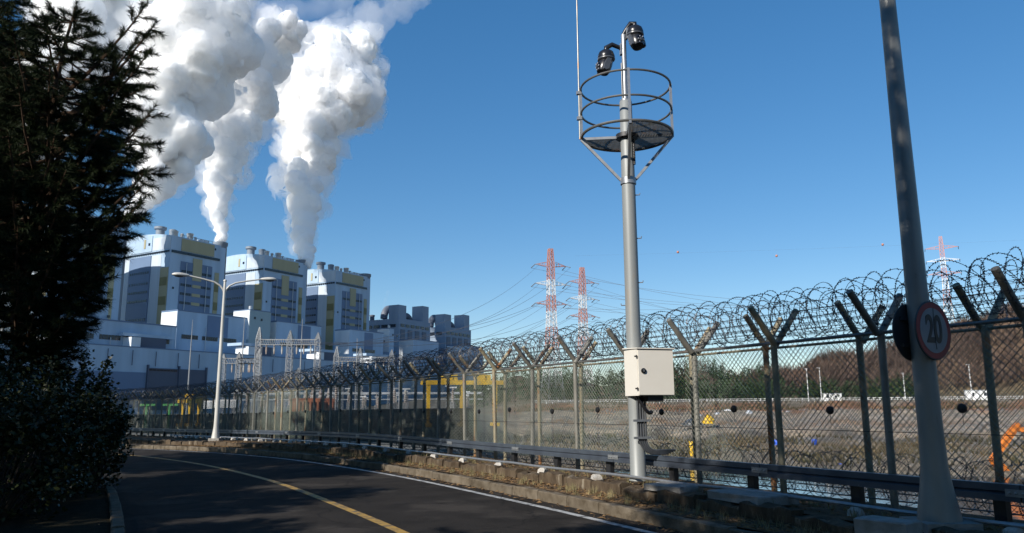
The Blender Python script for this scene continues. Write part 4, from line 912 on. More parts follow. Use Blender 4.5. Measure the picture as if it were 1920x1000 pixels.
for k, (Y, z) in enumerate(((104, 3.6), (121, 4.1), (135, 3.2))):
    a = aty(430, 760, Y); b = aty(905, 760, Y * 1.06); MB().tube([(a.x, a.y, z), (b.x, b.y, z)], 0.1, 6).build('busbar', 'equipment', label=('lowest', 'upper', 'rearmost')[k] + ' long aluminium busbar tube across the substation insulators', cat='busbar')
def transformer(px, Y, label):
    b = aty(px, 770, Y); root = empty('transformer', (b.x, b.y, -0.2), R(20), label=label, cat='transformer', group='orange transformers')
    MB().box(-1.5, 1.5, -1, 1, 0.3, 3.0).build('tank', 'brick_orange', root)
    for i in range(7): MB().box(-1.3 + i * 0.4, -1.1 + i * 0.4, -1.5, -1.02, 0.6, 2.7).build('cooling_fin', 'brick_orange', root)
    for x in (-0.9, 0, 0.9): MB().lathe([(0.2, 3.0), (0.26, 3.2), (0.16, 3.4), (0.24, 3.6), (0.14, 3.8), (0.08, 4.2)], 8, (x, 0, 0)).build('bushing', 'insulator', root)
transformer(572, 88, 'orange brown transformer among the insulators behind the dark fence'); transformer(600, 90, 'second orange brown transformer beside the first behind the fence')
def gantry_crane(px0, px1, pyb, Y, h, label, nleg=3):
    a = aty(px0, pyb, Y); b = aty(px1, pyb, Y * 1.02); root = empty('gantry_crane', (a.x, a.y, -0.3), label=label, cat='crane', group='yellow gantry cranes')
    d = b - a; d.z = 0; L = d.length; root.rotation_euler.z = math.atan2(d.y, d.x); z = a.z + 0.3; t = 0.5
    MB().box(-0.6, L + 0.8, -0.25, 0.25, z - 0.32, z + 0.14).build('girder', 'crane_yellow', root)
    MB().box(-0.6, L + 0.8, 0.9, 1.2, z - 0.3, z + 0.1).build('girder', 'crane_yellow', root)
    for i in range(nleg):
        x = 0.2 + (L - 0.6) * i / (nleg - 1) if nleg > 1 else L / 2
        for y in (0.0, 1.05):
            MB().loft([[(x - w, y - w, zz), (x + w, y - w, zz), (x + w, y + w, zz), (x - w, y + w, zz)] for w, zz in ((0.09, 0.3), (0.16, z - 0.33))]).build('leg', 'crane_yellow', root)
        MB().box(x - 0.3, x + 0.3, -0.7, 1.7, 0.0, 0.35).build('bogie', 'crane_yellow', root)
    for i in range(nleg - 1):
        x = 0.2 + (L - 0.6) * (i + 0.62) / (nleg - 1); MB().box(x - 0.8, x + 0.8, -0.2, 1.15, z + 0.15, z + 0.75).build('trolley', 'crane_yellow', root)
        mb = MB(); mb.bar((x, 0.55, z), (x, 0.55, z - 1.2), 0.05); mb.lathe([(0.1, 0), (0.22, 0.1), (0.2, 0.35), (0.05, 0.45)], 8, (x, 0.55, z - 1.6)); mb.build('hook_block', 'black_steel', root)
    for k in range(int(L / 1.2)): MB().box(0.2 + k * 1.2, 0.26 + k * 1.2, -0.34, -0.3, z + 0.25, z + 0.75).build('railing_post', 'crane_yellow', root)
gantry_crane(801, 936, 716, 84, 6, 'yellow gantry crane with three pairs of legs behind the fence', 3)
gantry_crane(355, 379, 751, 92, 3, 'small orange yellow gantry crane seen left of the pale street lamp', 2)
for k, px in enumerate((275, 318)):
    b = aty(px, 770, 75); root = empty('green_post', (b.x, b.y, -0.3), label='bright green post with a crossbar behind the far fence', cat='post', group='green posts')
    MB().tube([(0, 0, 0), (0, 0, 2.3)], 0.12, 8).build('shaft', 'green_paint', root, True); MB().box(-0.8, 0.8, -0.08, 0.08, 2.3, 2.5).build('crossbar', 'green_paint', root)
for px, py, w, lb in ((394, 760, 1.1, 'small white equipment box left of the street lamp behind the fence'), (425, 758, 2.2, 'wide white equipment box right of the street lamp behind the fence')):
    b = aty(px, py, 80); root = empty('equipment_box', (b.x, b.y, -0.3), label=lb, cat='box'); z = b.z + 0.3
    MB().box(-w / 2, w / 2, -0.5, 0.5, z - 0.35, z + 0.45).build('housing', 'paint_white', root); 
    for x in (-w / 2 + 0.15, w / 2 - 0.15): MB().box(x - 0.06, x + 0.06, -0.06, 0.06, 0, z - 0.352).build('leg', 'lattice_grey', root)
    MB().box(-w / 2 + 0.1, w / 2 - 0.1, -0.53, -0.502, z - 0.25, z + 0.3).build('door', 'equipment', root)

# ------------------------------------------------------------------ red and white pylons with their lines
ARMS = []
def pylon(px, top, Y, base_z, label, arm=6.5, rz=0.0):
    b = aty(px, top, Y); H = b.z - base_z; root = empty('pylon', (b.x, b.y, base_z), rz, label=label, cat='pylon', group='red and white transmission pylons')
    secs = [(0.0, 0.2, 8.0, 5.6), (0.2, 0.36, 5.6, 4.2), (0.36, 0.50, 4.2, 3.3), (0.50, 0.60, 3.3, 2.9), (0.60, 0.70, 2.9, 2.6), (0.70, 0.80, 2.6, 2.4), (0.80, 0.90, 2.4, 2.2), (0.90, 1.0, 2.2, 1.5)]
    cols = ['lattice_grey', 'paint_white', 'paint_red', 'paint_white', 'paint_red', 'paint_white', 'paint_red', 'paint_red']
    for (f0, f1, w0, w1), m in zip(secs, cols):
        mb = MB(); lattice_column(mb, (0, 0, H * f0), w0, w1, H * (f1 - f0), 3, 0.24, 0.13); mb.build('lattice_section', m, root)
    tips = []
    for f, m in ((0.64, 'paint_red'), (0.765, 'paint_white'), (0.885, 'paint_red')):
        for sd in (-1, 1):
            mb = MB(); z = H * f; w = 1.25; tip = Vector((sd * arm, 0, z + 0.6))
            for sy in (-1, 1):
                mb.bar((sd * w, sy * w, z), tip, 0.18); mb.bar((sd * w, sy * w, z + 1.9), tip, 0.14)
                for k in (1, 2): 
                    t = k / 3; mb.bar(Vector((sd * w, sy * w, z)).lerp(tip, t), Vector((sd * w, sy * w, z + 1.9)).lerp(tip, t), 0.14)
            mb.build('cross_arm', m, root)
            for sy in (-1, 1):
                e = tip + Vector((sd * 0.2, sy * 3.6, -1.0)); MB().bar(tip, e, 0.34, n=6).build('insulator_string', 'cable', root); tips.append((sy, Matrix.Rotation(rz, 4, 'Z') @ e + root.location))
    top_ = Vector((0, 0, H)) ; tips.append((0, top_ + root.location))
    return tips
t1 = pylon(1032, 467, 312, 1, 'nearer red and white lattice pylon left of the camera pole', 7.0, R(24))
t2 = pylon(1091, 502, 352, 1, 'farther red and white lattice pylon close to the camera pole', 6.6, R(24))
t3 = pylon(1763, 444, 470, 38, 'red and white lattice pylon on the hillside behind the sign post', 9.0, R(-28))
def line(name, a, b, sag, label, r=0.045, balls=0):
    pts = [Vector(a).lerp(Vector(b), t) - Vector((0, 0, sag * 4 * t * (1 - t))) for t in np.linspace(0, 1, 25)]
    root = empty('power_line', tuple(a), label=label, cat='power line', group='overhead power lines')
    o = MB().tube([p - Vector(a) for p in pts], r, 4).build('wire', 'cable', root)
    return pts
far = [aty(2250, 430 + 24 * k, 300) for k in range(8)]
rs = [p for s, p in t1 if s >= 0][:7]; r2 = [p for s, p in t2 if s >= 0][:7]
for k, p in enumerate(rs[:6]): line('l', p, far[k] + Vector((0, 0, 4)), 13 + 1.5 * (k % 3), 'thin overhead line from the nearer pylon to the hillside', 0.05)
for k, p in enumerate(r2[:6]): line('l', p, far[k] + Vector((30, 60, 1)), 17 + 1.2 * (k % 3), 'thin overhead line from the farther pylon to the hillside', 0.05)
ls = [p for s, p in t1 if s < 0]
for k, p in enumerate(ls[:6]):
    q = aty(545 + 18 * k, 640 + 2 * k, 150); line('l', q, p, 5 + (k % 3), 'thin overhead line from the substation gantry to the nearer pylon', 0.05)
ls = [p for s, p in t2 if s < 0]
for k, p in enumerate(ls[:6]):
    q = aty(632 + 18 * k, 674, 190); line('l', q, p, 6 + (k % 3), 'thin overhead line from the small gantry to the farther pylon', 0.05)
for k, (px, py) in enumerate(((1271, 473), (1456, 480), (1655, 459))):
    c = aty(px, py, 300); root = empty('marker_ball', c, label='small red marker ball on the overhead line in the sky', cat='marker ball', group='marker balls')
    MB().lathe([(0.05, -0.5), (0.3, -0.42), (0.48, -0.15), (0.48, 0.15), (0.3, 0.42), (0.05, 0.5)], 12).build('ball', 'paint_red', root, True); MB().lathe([(0.49, -0.05), (0.51, 0), (0.49, 0.05)], 12).build('seam_ring', 'cable', root)
a = aty(1271, 473, 300); b = aty(1655, 459, 300); d = (b - a)
line('l', a - d * 0.5, b + d * 0.9, 0.6, 'highest thin earth wire carrying the red marker balls', 0.012)

# ------------------------------------------------------------------ far bank: railing, posts, excavator, odds and ends
def tz(x, y):
    z = terrain_z(np.array([float(x)]), np.array([float(y)]))[0]; return float(z[0])
def bank_railing():
    root = empty('bank_railing', label='long pale railing along the road on the far bank', cat='railing')
    prev = None
    for px in np.arange(1000, 2150, 11):
        a = (px - 960) / FPX; Y = 278 / math.hypot(1, a); p = Vector((a * Y, Y, 3.0))
        MB().box(p.x - 0.06, p.x + 0.06, p.y - 0.06, p.y + 0.06, tz(p.x, p.y) - 0.2, 4.2).build('post', 'paint_white', root)
        if prev:
            for z in (3.55, 4.1): MB().bar((prev.x, prev.y, z), (p.x, p.y, z), 0.12).build('rail', 'paint_white', root)
        prev = p
bank_railing()
for k, (px, top) in enumerate(((1512, 692), (1536, 690), (1693, 700), (1816, 684), (1860, 690), (1440, 712), (1740, 700))):
    a = (px - 960) / FPX; Y = 288 / math.hypot(1, a); q = aty(px, top, Y); zb = tz(q.x, q.y)
    root = empty('lamp_post', (q.x, q.y, zb), label='thin white lamp post on the far bank before the hillside', cat='lamp post', group='far bank lamp posts')
    MB().tube([(0, 0, -0.3), (0, 0, q.z - zb)], [0.16, 0.1], 6).build('pole', 'paint_white', root); MB().box(-0.9, 0.3, -0.12, 0.12, q.z - zb - 0.06, q.z - zb + 0.1).build('lamp_head', 'paint_white', root)
def blob(name, mat, px, py, Y, r, sz, label, cat, group=None, seed=0):
    b = aty(px, py, Y); mb = MB(); rings = []; rnd = random.Random(seed + px)
    for i in range(7):
        f = i / 6; rr = r * math.sin(math.pi * (0.5 + 0.48 * f)) ** 0.6; rings.append([(rr * math.cos(t) * rnd.uniform(.8, 1.15), rr * math.sin(t) * rnd.uniform(.8, 1.15), sz * f * rnd.uniform(.9, 1.05)) for t in [k * math.pi / 6 for k in range(12)]])
    root = empty(name, (b.x, b.y, b.z - sz * 0.4), label=label, cat=cat, group=group)
    MB().loft(rings).build('sheet', mat, root, True)
    mb = MB(); mb.tube([(r * 1.02 * math.cos(t), r * 1.02 * math.sin(t), sz * 0.35 + 0.03 * math.sin(5 * t)) for t in np.linspace(0, 6.2832, 25)], 0.025, 5, False); mb.build('rope', 'twig', root)
def drum(px, py, Y, mat, label, cat, r=0.35, h=0.95, group=None, lie=False):
    b = aty(px, py, Y); root = empty('drum', (b.x, b.y, b.z - h / 2), label=label, cat=cat, group=group)
    MB().lathe([(r * .96, 0), (r, .03), (r, h * .32), (r * 1.04, h * .34), (r, h * .36), (r, h * .64), (r * 1.04, h * .66), (r, h * .68), (r, h - .03), (r * .96, h)], 16).build('shell', mat, root, True); MB().lathe([(0.06, h), (0.06, h + 0.03)], 8, (r * .5, 0, 0)).build('bung', 'black_steel', root)
drum(1456, 832, 142, 'blue_plastic', 'blue drum on the mud flat seen between two fence posts', 'drum', 0.5, 1.3)
drum(1527, 829, 146, 'blue_plastic', 'small blue drum on the mud flat farther from the water', 'drum', 0.45, 1.0)
blob('tarpaulin', 'blue_plastic', 1576, 877, 106, 1.0, 0.9, 'crumpled blue tarpaulin heap at the edge of the water', 'tarpaulin')
blob('tarpaulin', 'blue_plastic', 1800, 902, 94, 2.6, 0.8, 'wide blue tarpaulin beside the excavator bucket', 'tarpaulin')
blob('tarpaulin', 'blue_plastic', 1890, 955, 70, 2.0, 0.9, 'blue tarpaulin lying below the guard rail beyond the fence', 'tarpaulin')
blob('tarpaulin', 'paint_white', 1365, 775, 232, 2.0, 2.0, 'white bulk bag standing on the far bank', 'bulk bag')
blob('tarpaulin', 'crane_yellow', 1328, 788, 196, 1.6, 2.2, 'yellow covered heap on the far bank', 'heap')
blob('tarpaulin', 'dark_grey', 1297, 793, 190, 2.4, 1.6, 'dark grey covered heap beside the yellow one', 'heap')
blob('tarpaulin', 'paint_white', 1856, 778, 228, 2.2, 1.8, 'white covered heap on the far bank below the road', 'heap')
blob('tarpaulin', 'dark_grey', 1832, 775, 230, 2.4, 2.2, 'dark covered heap beside the white one below the road', 'heap')
drum(1297, 850, 118, 'crane_yellow', 'yellow mooring post standing at the water edge', 'post', 0.35, 3.4)
for i in range(7):
    px = 1300 + i * 58 + random.uniform(-15, 15)
    blob('tarpaulin', 'equipment', int(px), 778 + random.uniform(-3, 3), 226, random.uniform(1.6, 3.2), random.uniform(1.2, 2), 'pale grey covered pile on the far bank', 'heap', 'pale piles on the far bank')
def excavator():
    c = aty(1972, 890, 98); zb = tz(c.x, c.y); root = empty('excavator', (c.x, c.y, zb), R(188), label='orange excavator reaching its arm down at the water edge', cat='excavator')
    # local +x is forward
    for s_ in (-1, 1):
        tr = MB(); pr = [(2.1 * math.cos(t) * (1 if abs(math.cos(t)) > .01 else 0) , 0.5 + 0.5 * math.sin(t)) for t in np.linspace(0, 2 * math.pi, 20, endpoint=False)]
        pr = [(max(-1.9, min(1.9, x * 1.3)), z) for x, z in pr]
        tr.loft([[(x, s_ * 1.25 - 0.3, z) for x, z in pr], [(x, s_ * 1.25 + 0.3, z) for x, z in pr]]).build('track', 'rubber', root)
    MB().box(-1.9, 1.3, -1.3, 1.3, 1.15, 2.1).build('house', 'orange_paint', root); MB().box(-2.3, -1.2, -1.25, 1.25, 1.2, 2.5).build('counterweight', 'dark_grey', root)
    cb = MB().loft([[(-0.2, -1.3, 2.1), (1.5, -1.3, 2.1), (1.5, -0.3, 2.1), (-0.2, -0.3, 2.1)], [(-0.2, -1.3, 3.1), (1.35, -1.3, 3.1), (1.35, -0.3, 3.1), (-0.2, -0.3, 3.1)], [(-0.1, -1.2, 3.3), (1.0, -1.2, 3.3), (1.0, -0.4, 3.3), (-0.1, -0.4, 3.3)]]).build('cab', 'orange_paint', root)
    MB().box(0.1, 1.2, -1.34, -1.28, 2.3, 3.05).build('cab_window', 'far_window', cb); MB().box(1.4, 1.52, -1.15, -0.42, 2.3, 3.0).build('windscreen', 'far_window', cb)
    def beam(name, pts, ws, y=0.3, t=0.22):
        mb = MB(); rings = []
        for i, p in enumerate(pts):
            p = Vector((p[0], y, p[1])); d = Vector((pts[min(i + 1, len(pts) - 1)][0] - pts[max(i - 1, 0)][0], 0, pts[min(i + 1, len(pts) - 1)][1] - pts[max(i - 1, 0)][1])).normalized(); n = Vector((-d.z, 0, d.x))
            rings.append([tuple(p + n * ws[i] + Vector((0, -t, 0))), tuple(p + n * ws[i] + Vector((0, t, 0))), tuple(p - n * ws[i] + Vector((0, t, 0))), tuple(p - n * ws[i] + Vector((0, -t, 0)))])
        return mb.loft(rings).build(name, 'orange_paint', root)
    bm_ = beam('boom', [(0.9, 1.9), (2.2, 4.2), (4.6, 4.6)], [0.3, 0.42, 0.25], 0.3, 0.26); beam('stick', [(4.0, 5.1), (5.0, 4.2), (8.0, 0.9)], [0.22, 0.42, 0.32], 0.3, 0.26)
    MB().tube([(1.6, 0.3, 2.1), (3.2, 0.3, 3.9)], 0.09, 8).build('hydraulic_ram', 'galv', bm_); MB().tube([(3.0, 0.3, 4.9), (4.5, 0.3, 5.05)], 0.09, 8).build('hydraulic_ram', 'galv', bm_)
    MB().loft([[(x, y, z) for x, z in ((8.1, 0.95), (7.8, 0.2), (7.0, -0.5), (6.3, -0.45), (6.7, 0.1), (7.4, 0.8))] for y in (-0.3, 0.9)]).build('bucket', 'orange_paint', root)
excavator()
def far_house(px, py, r, w, h, label):
    a = (px - 960) / FPX; Y = r / math.hypot(1, a); c = aty(px, py, Y); z = tz(c.x, c.y); root = empty('site_hut', (c.x, c.y, z), R(-20), label=label, cat='hut')
    MB().box(-w / 2, w / 2, -1.2, 1.2, -0.3, h).build('wall', 'paint_white', root); MB().box(-w / 2 - .15, w / 2 + .15, -1.35, 1.35, h + .003, h + .25).build('roof', 'equipment', root)
    for k in (-0.25, 0.2): MB().box(w * k - .4, w * k + .4, -1.23, -1.19, h * .45, h * .8).build('window', 'far_window', root)
far_house(1560, 741, 296, 6, 2.6, 'small white hut on the far bank road'); far_house(1835, 735, 300, 8, 3.0, 'long white hut on the far bank road below the brown wood')

def rubble():
    rg = np.random.default_rng(9); n = 9000
    px = rg.uniform(960, 2080, n); r = np.where(rg.random(n) < 0.55, rg.uniform(184, 246, n), rg.uniform(108, 184, n)); cl = np.sin(px * 0.05 + r * 0.3) + np.sin(px * 0.013 - r * 0.11) > rg.uniform(-1.6, 1.2, n); px = px[cl]; r = r[cl]; n = len(px)
    a = (px - 960) / FPX; Y = r / np.hypot(1, a); X = a * Y; Z = terrain_z(X, Y)[0]; sz = rg.uniform(0.12, 0.55, (n, 1)) * np.where(r > 184, 1.3, 0.8)[:, None]
    b = np.stack([X, Y, Z], 1); k = rg.uniform(0.6, 1.3, (n, 5))
    P = np.stack([b + sz * np.c_[k[:, 0], k[:, 1] * 0.3, -0.2 * k[:, 0]], b + sz * np.c_[-k[:, 1] * 0.5, k[:, 2], -0.2 * k[:, 1]], b + sz * np.c_[-k[:, 2] * 0.6, -k[:, 3], -0.2 * k[:, 2]], b + sz * np.c_[0.2 * k[:, 3], 0.2 * k[:, 4], 0.8 * k[:, 4]]], 1).reshape(-1, 3)
    i = np.arange(n)[:, None] * 4; T = np.concatenate([i + np.array([[0, 1, 3]]), i + np.array([[1, 2, 3]]), i + np.array([[2, 0, 3]])])
    link_mesh('rubble', np_mesh('rubble', P, T, 'rubble_stone'), label='pale rubble stones strewn over the far bank and the mud', cat='rubble', kind='stuff')
    n = 7000; px = rg.uniform(960, 2080, n); r = np.where(rg.random(n) < 0.4, rg.uniform(240, 275, n), rg.uniform(112, 182, n)); cl = np.sin(px * 0.031 + r * 0.2) + np.sin(px * 0.017 - r * 0.07 + 2) > rg.uniform(-0.9, 1.5, n); px = px[cl]; r = r[cl]; n = len(px)
    a = (px - 960) / FPX; Y = r / np.hypot(1, a); X = a * Y; Z = terrain_z(X, Y)[0]; b = np.stack([X, Y, Z], 1)[:, None]; m = 6
    th = rg.uniform(0, 6.28, (n, m, 1)); h = rg.uniform(0.3, 1.1, (n, m, 1)); d = np.concatenate([np.cos(th) * 0.5, np.sin(th) * 0.5, np.ones_like(th)], 2) * h; q = np.concatenate([-np.sin(th), np.cos(th), 0 * th], 2) * 0.12
    V = np.stack([b + q - 0 * d, b - q + 0 * d, b + d], 2).reshape(-1, 3); link_mesh('weeds', np_mesh('weeds', V, np.arange(len(V)).reshape(-1, 3), 'weed'), label='dry brown weeds growing over the mud flat and bank', cat='weeds', kind='stuff')
rubble()
# ------------------------------------------------------------------ far woods
def woods():
    V = []; V2 = []
    rnd = np.random.default_rng(5)
    def fan(L, x, y, z, h, w, n, thick):
        th = rnd.uniform(0, 6.283, n); el = np.arccos(rnd.uniform(0.35, 1.0, n)); ln = h * rnd.uniform(0.45, 1.0, n)
        d = np.stack([np.sin(el) * np.cos(th) * w, np.sin(el) * np.sin(th) * w, np.cos(el)], 1) * ln[:, None]
        b0 = np.stack([np.full(n, x), np.full(n, y), z + h * rnd.uniform(0.05, 0.35, n)], 1)
        sd = np.stack([-np.sin(th), np.cos(th), np.zeros(n)], 1) * thick * rnd.uniform(0.5, 1.3, n)[:, None]
        L.append(np.stack([b0 - sd * 0.3, b0 + sd * 0.3, b0 + d + sd, ], 1)); 
        L.append(np.stack([b0 + d * 0.45 - sd, b0 + d * 0.45 + sd, b0 + d * 0.8 + sd * 2.5], 1))
    nb = 2600
    px = rnd.uniform(1180, 2080, nb); rr = rnd.uniform(325, 500, nb)
    a = (px - 960) / FPX; Y = rr / np.hypot(1, a); X = a * Y; Z = terrain_z(X, Y)[0]
    for i in range(nb):
        if px[i] < 1430 and rnd.random() < 0.7: continue
        fan(V, X[i], Y[i], Z[i] - 0.3, rnd.uniform(5.5, 10), 0.65, 26, 0.16)
    npn = 900
    px = np.r_[rnd.uniform(850, 1460, 620), rnd.uniform(1240, 1720, 190), rnd.uniform(1740, 2000, 90)]; rr = np.r_[rnd.uniform(305, 430, 620), rnd.uniform(292, 318, 190), rnd.uniform(430, 470, 90)]
    a = (px - 960) / FPX; Y = rr / np.hypot(1, a); X = a * Y; Z = terrain_z(X, Y)[0]
    for i in range(npn):
        if 1440 < px[i] < 1500 and rr[i] > 345: continue
        h = rnd.uniform(4.5, 9.0)
        n = 60; zz = rnd.uniform(0.15, 1, n); rad = (1 - zz) ** 0.7 * 2.3 * rnd.uniform(0.4, 1, n) + 0.1; th = rnd.uniform(0, 6.28, n)
        c = np.stack([X[i] + rad * np.cos(th), Y[i] + rad * np.sin(th), Z[i] + zz * h], 1); e = rnd.normal(0, 0.42, (n, 3)); f = rnd.normal(0, 0.42, (n, 3))
        V2.append(np.stack([c, c + e, c + f], 1))
    A = np.concatenate(V).reshape(-1, 3); link_mesh('bare_woods', np_mesh('bare_woods', A, np.arange(len(A)).reshape(-1, 3), 'bare_wood'), label='brown leafless wood covering the hillside beyond the water', cat='woods', kind='stuff')
    A = np.concatenate(V2).reshape(-1, 3); link_mesh('pine_belt', np_mesh('pine_belt', A, np.arange(len(A)).reshape(-1, 3), 'far_pine'), label='dark green belt of pines along the far bank', cat='woods', kind='stuff')
woods()

# ------------------------------------------------------------------ pines and shrubs along the road's left side
def needle_mesh(tufts, n, L, w, seed):
    rg = np.random.default_rng(seed); P = np.array([t[0] for t in tufts]); D = np.array([t[1] for t in tufts]); m = len(tufts)
    D = D / np.linalg.norm(D, axis=1)[:, None]
    a = np.where(np.abs(D[:, 2:3]) < 0.9, np.array([[0, 0, 1.0]]), np.array([[1.0, 0, 0]])); X = np.cross(D, a); X /= np.linalg.norm(X, axis=1)[:, None]; Y = np.cross(D, X)
    th = rg.uniform(0, 2 * np.pi, (m, n, 1)); al = rg.uniform(0.35, 1.25, (m, n, 1)); ln = L * rg.uniform(0.7, 1.15, (m, n, 1)); off = rg.uniform(-0.5, 0.5, (m, n, 1)) * 0.24
    rad = X[:, None] * np.cos(th) + Y[:, None] * np.sin(th); d = D[:, None] * np.cos(al) + rad * np.sin(al)
    b = P[:, None] + D[:, None] * off; s = np.cross(d, rg.normal(0, 1, (m, n, 3))); s /= np.linalg.norm(s, axis=2)[:, :, None]
    tip = b + d * ln; tip[:, :, 2] -= 0.012
    V = np.stack([b - s * w, b + s * w, tip], 2).reshape(-1, 3)
    return np_mesh('needles', V, np.arange(len(V)).reshape(-1, 3), 'needles')
def make_pine(name, seed, H, h0, prof, targets=(), lean=(0, 0), n_whorl=22, per=5, n_needle=30, label='', group=None, tuft_gap=0.12):
    rnd = random.Random(seed); root = empty(name, label=label, cat='tree', group=group)
    tr = [Vector((lean[0] * (k / 12) ** 1.3 + 0.08 * math.sin(k * 1.3 + seed), lean[1] * (k / 12) ** 1.3 + 0.08 * math.cos(k + seed), H * k / 12)) for k in range(13)]
    MB().tube(tr, [0.17 * (1 - 0.86 * k / 12) for k in range(13)], 10).build('trunk', 'bark', root, True)
    def on_trunk(z):
        f = max(0, min(11.999, z / H * 12)); i = int(f); return tr[i].lerp(tr[i + 1], f - i)
    tufts = []
    def branch(b, tip, droop=0.12, dens=1.0):
        L = (tip - b).length; dv = (tip - b); n = max(6, int(L / 0.3)); pts = []
        for k in range(n + 1):
            t = k / n; p = b + dv * t; p.z -= L * droop * 4 * t * (1 - t) * 0.5; p += Vector((rnd.uniform(-1, 1), rnd.uniform(-1, 1), rnd.uniform(-1, 1))) * 0.03 * L * t * (1 - t); pts.append(p)
        mb = MB(); mb.tube(pts, [0.012 + 0.016 * L * (1 - k / n) for k in range(n + 1)], 5)
        hd = Vector((dv.x, dv.y, 0)).normalized(); sd = Vector((-hd.y, hd.x, 0))
        q = 0.22; s_ = 1
        while q < 1.0:
            i = min(n - 1, int(q * n)); p = pts[i].lerp(pts[i + 1], q * n - i); tl = (0.2 + 0.34 * L * (1 - q)) * rnd.uniform(0.7, 1.2); tl = min(tl, 1.3)
            td = (hd * rnd.uniform(0.5, 1.0) + sd * s_ * rnd.uniform(0.5, 1.0) + Vector((0, 0, rnd.uniform(-0.4, 0.28)))).normalized()
            e = p + td * tl; mb.tube([p, p.lerp(e, 0.6) + Vector((0, 0, -0.02)), e], [0.012, 0.009, 0.006], 4)
            m = max(2, int(tl / tuft_gap))
            for j in range(m):
                f = 0.25 + 0.75 * (j + 1) / m
                if rnd.random() < dens: tufts.append((tuple(p.lerp(e, f)), tuple(td + Vector((rnd.uniform(-.3, .3), rnd.uniform(-.3, .3), rnd.uniform(-.15, .3))))))
            s_ = -s_; q += rnd.uniform(0.05, 0.085) * max(1.0, 2.2 / L)
        for j in range(4): tufts.append((tuple(pts[-1].lerp(pts[-2], j * 0.4)), tuple(dv.normalized() + Vector((0, 0, 0.3)))))
        mb.build('branch', 'bark', root)
    for w in range(n_whorl):
        f = w / (n_whorl - 1); z = h0 + (H - 0.35 - h0) * f; L0 = prof(f); a0 = rnd.uniform(0, 6.28)
        for k in range(per):
            a = a0 + 2 * math.pi * k / per + rnd.uniform(-0.35, 0.35); L = L0 * rnd.uniform(0.65, 1.12)
            if L < 0.25: continue
            b = on_trunk(z + rnd.uniform(-0.12, 0.12)); branch(b, b + Vector((math.cos(a) * L, math.sin(a) * L, L * rnd.uniform(-0.08, 0.26))), rnd.uniform(0.02, 0.18))
    for tip, z in targets: branch(on_trunk(z), Vector(tip), 0.15, 1.0)
    for j in range(8): tufts.append((tuple(tr[12] - Vector((0, 0, j * 0.1))), (0.1, 0.05, 1)))
    link_mesh('foliage', needle_mesh(tufts, n_needle, 0.18, 0.0065, seed), root, kind='stuff')
    return root
def px_targets(base, Y0, rows): return [((aty(px - 26, py, Y) - base), z) for px, py, Y, z in rows]
BA = Vector((-10.9, 16.8, 0.1)); BB = Vector((-14.0, 18.6, 0.1))
cone = lambda f: float(np.interp(f, [0, 0.18, 0.4, 0.65, 0.85, 1], [0.9, 1.4, 2.0, 2.4, 2.0, 0.5]))
rows = [(300, 8, 16.2, 8.6), (314, 48, 16.5, 8.0), (308, 95, 16.4, 7.4), (285, 70, 17.2, 7.8), (275, 122, 16.6, 7.3), (228, 160, 17.0, 7.0), (262, 172, 16.5, 6.4), (313, 205, 16.2, 5.9), (286, 232, 16.4, 5.7), (240, 205, 16.0, 6.2),
        (222, 262, 16.6, 5.4), (262, 300, 16.3, 4.9), (298, 322, 16.2, 4.5), (290, 352, 16.3, 4.3), (292, 378, 16.0, 4.1), (255, 398, 16.4, 4.0), (230, 420, 16.2, 3.8), (232, 455, 16.3, 3.6), (210, 480, 16.0, 3.4), (226, 505, 16.2, 3.2), (190, 530, 16.0, 3.0), (196, 560, 16.2, 2.7), (150, 600, 16.0, 2.5), (120, 640, 15.8, 2.2), (165, 575, 15.4, 2.6), (100, 560, 15.2, 2.6), (60, 520, 14.8, 2.9), (130, 470, 15.0, 3.4), (60, 420, 14.8, 3.8), (140, 380, 15.2, 4.2), (50, 330, 14.8, 4.6), (150, 320, 15.2, 4.8), (40, 240, 14.8, 5.4), (130, 250, 15.0, 5.4), (60, 150, 14.8, 6.2), (120, 120, 15.0, 6.8), (50, 60, 14.8, 7.2)]
pineA = make_pine('pine_tree', 11, 11.0, 1.9, cone, px_targets(BA, 16.5, rows), (0.5, 0.2), 19, 5, 56, 'dark pine tree with long dense branches standing over the shrubs and the road')
pineA.location = BA
round_ = lambda f: 2.7 * max(0.0, math.sin(math.pi * min(1, 0.12 + 0.84 * f))) ** 0.7 + 0.2
pineB = make_pine('pine_tree', 23, 12.0, 3.2, round_, (), (0.4, -0.2), 20, 6, 46, 'dark pine tree standing behind the long branched pine', 'pines lining the road')
pineB.location = BB
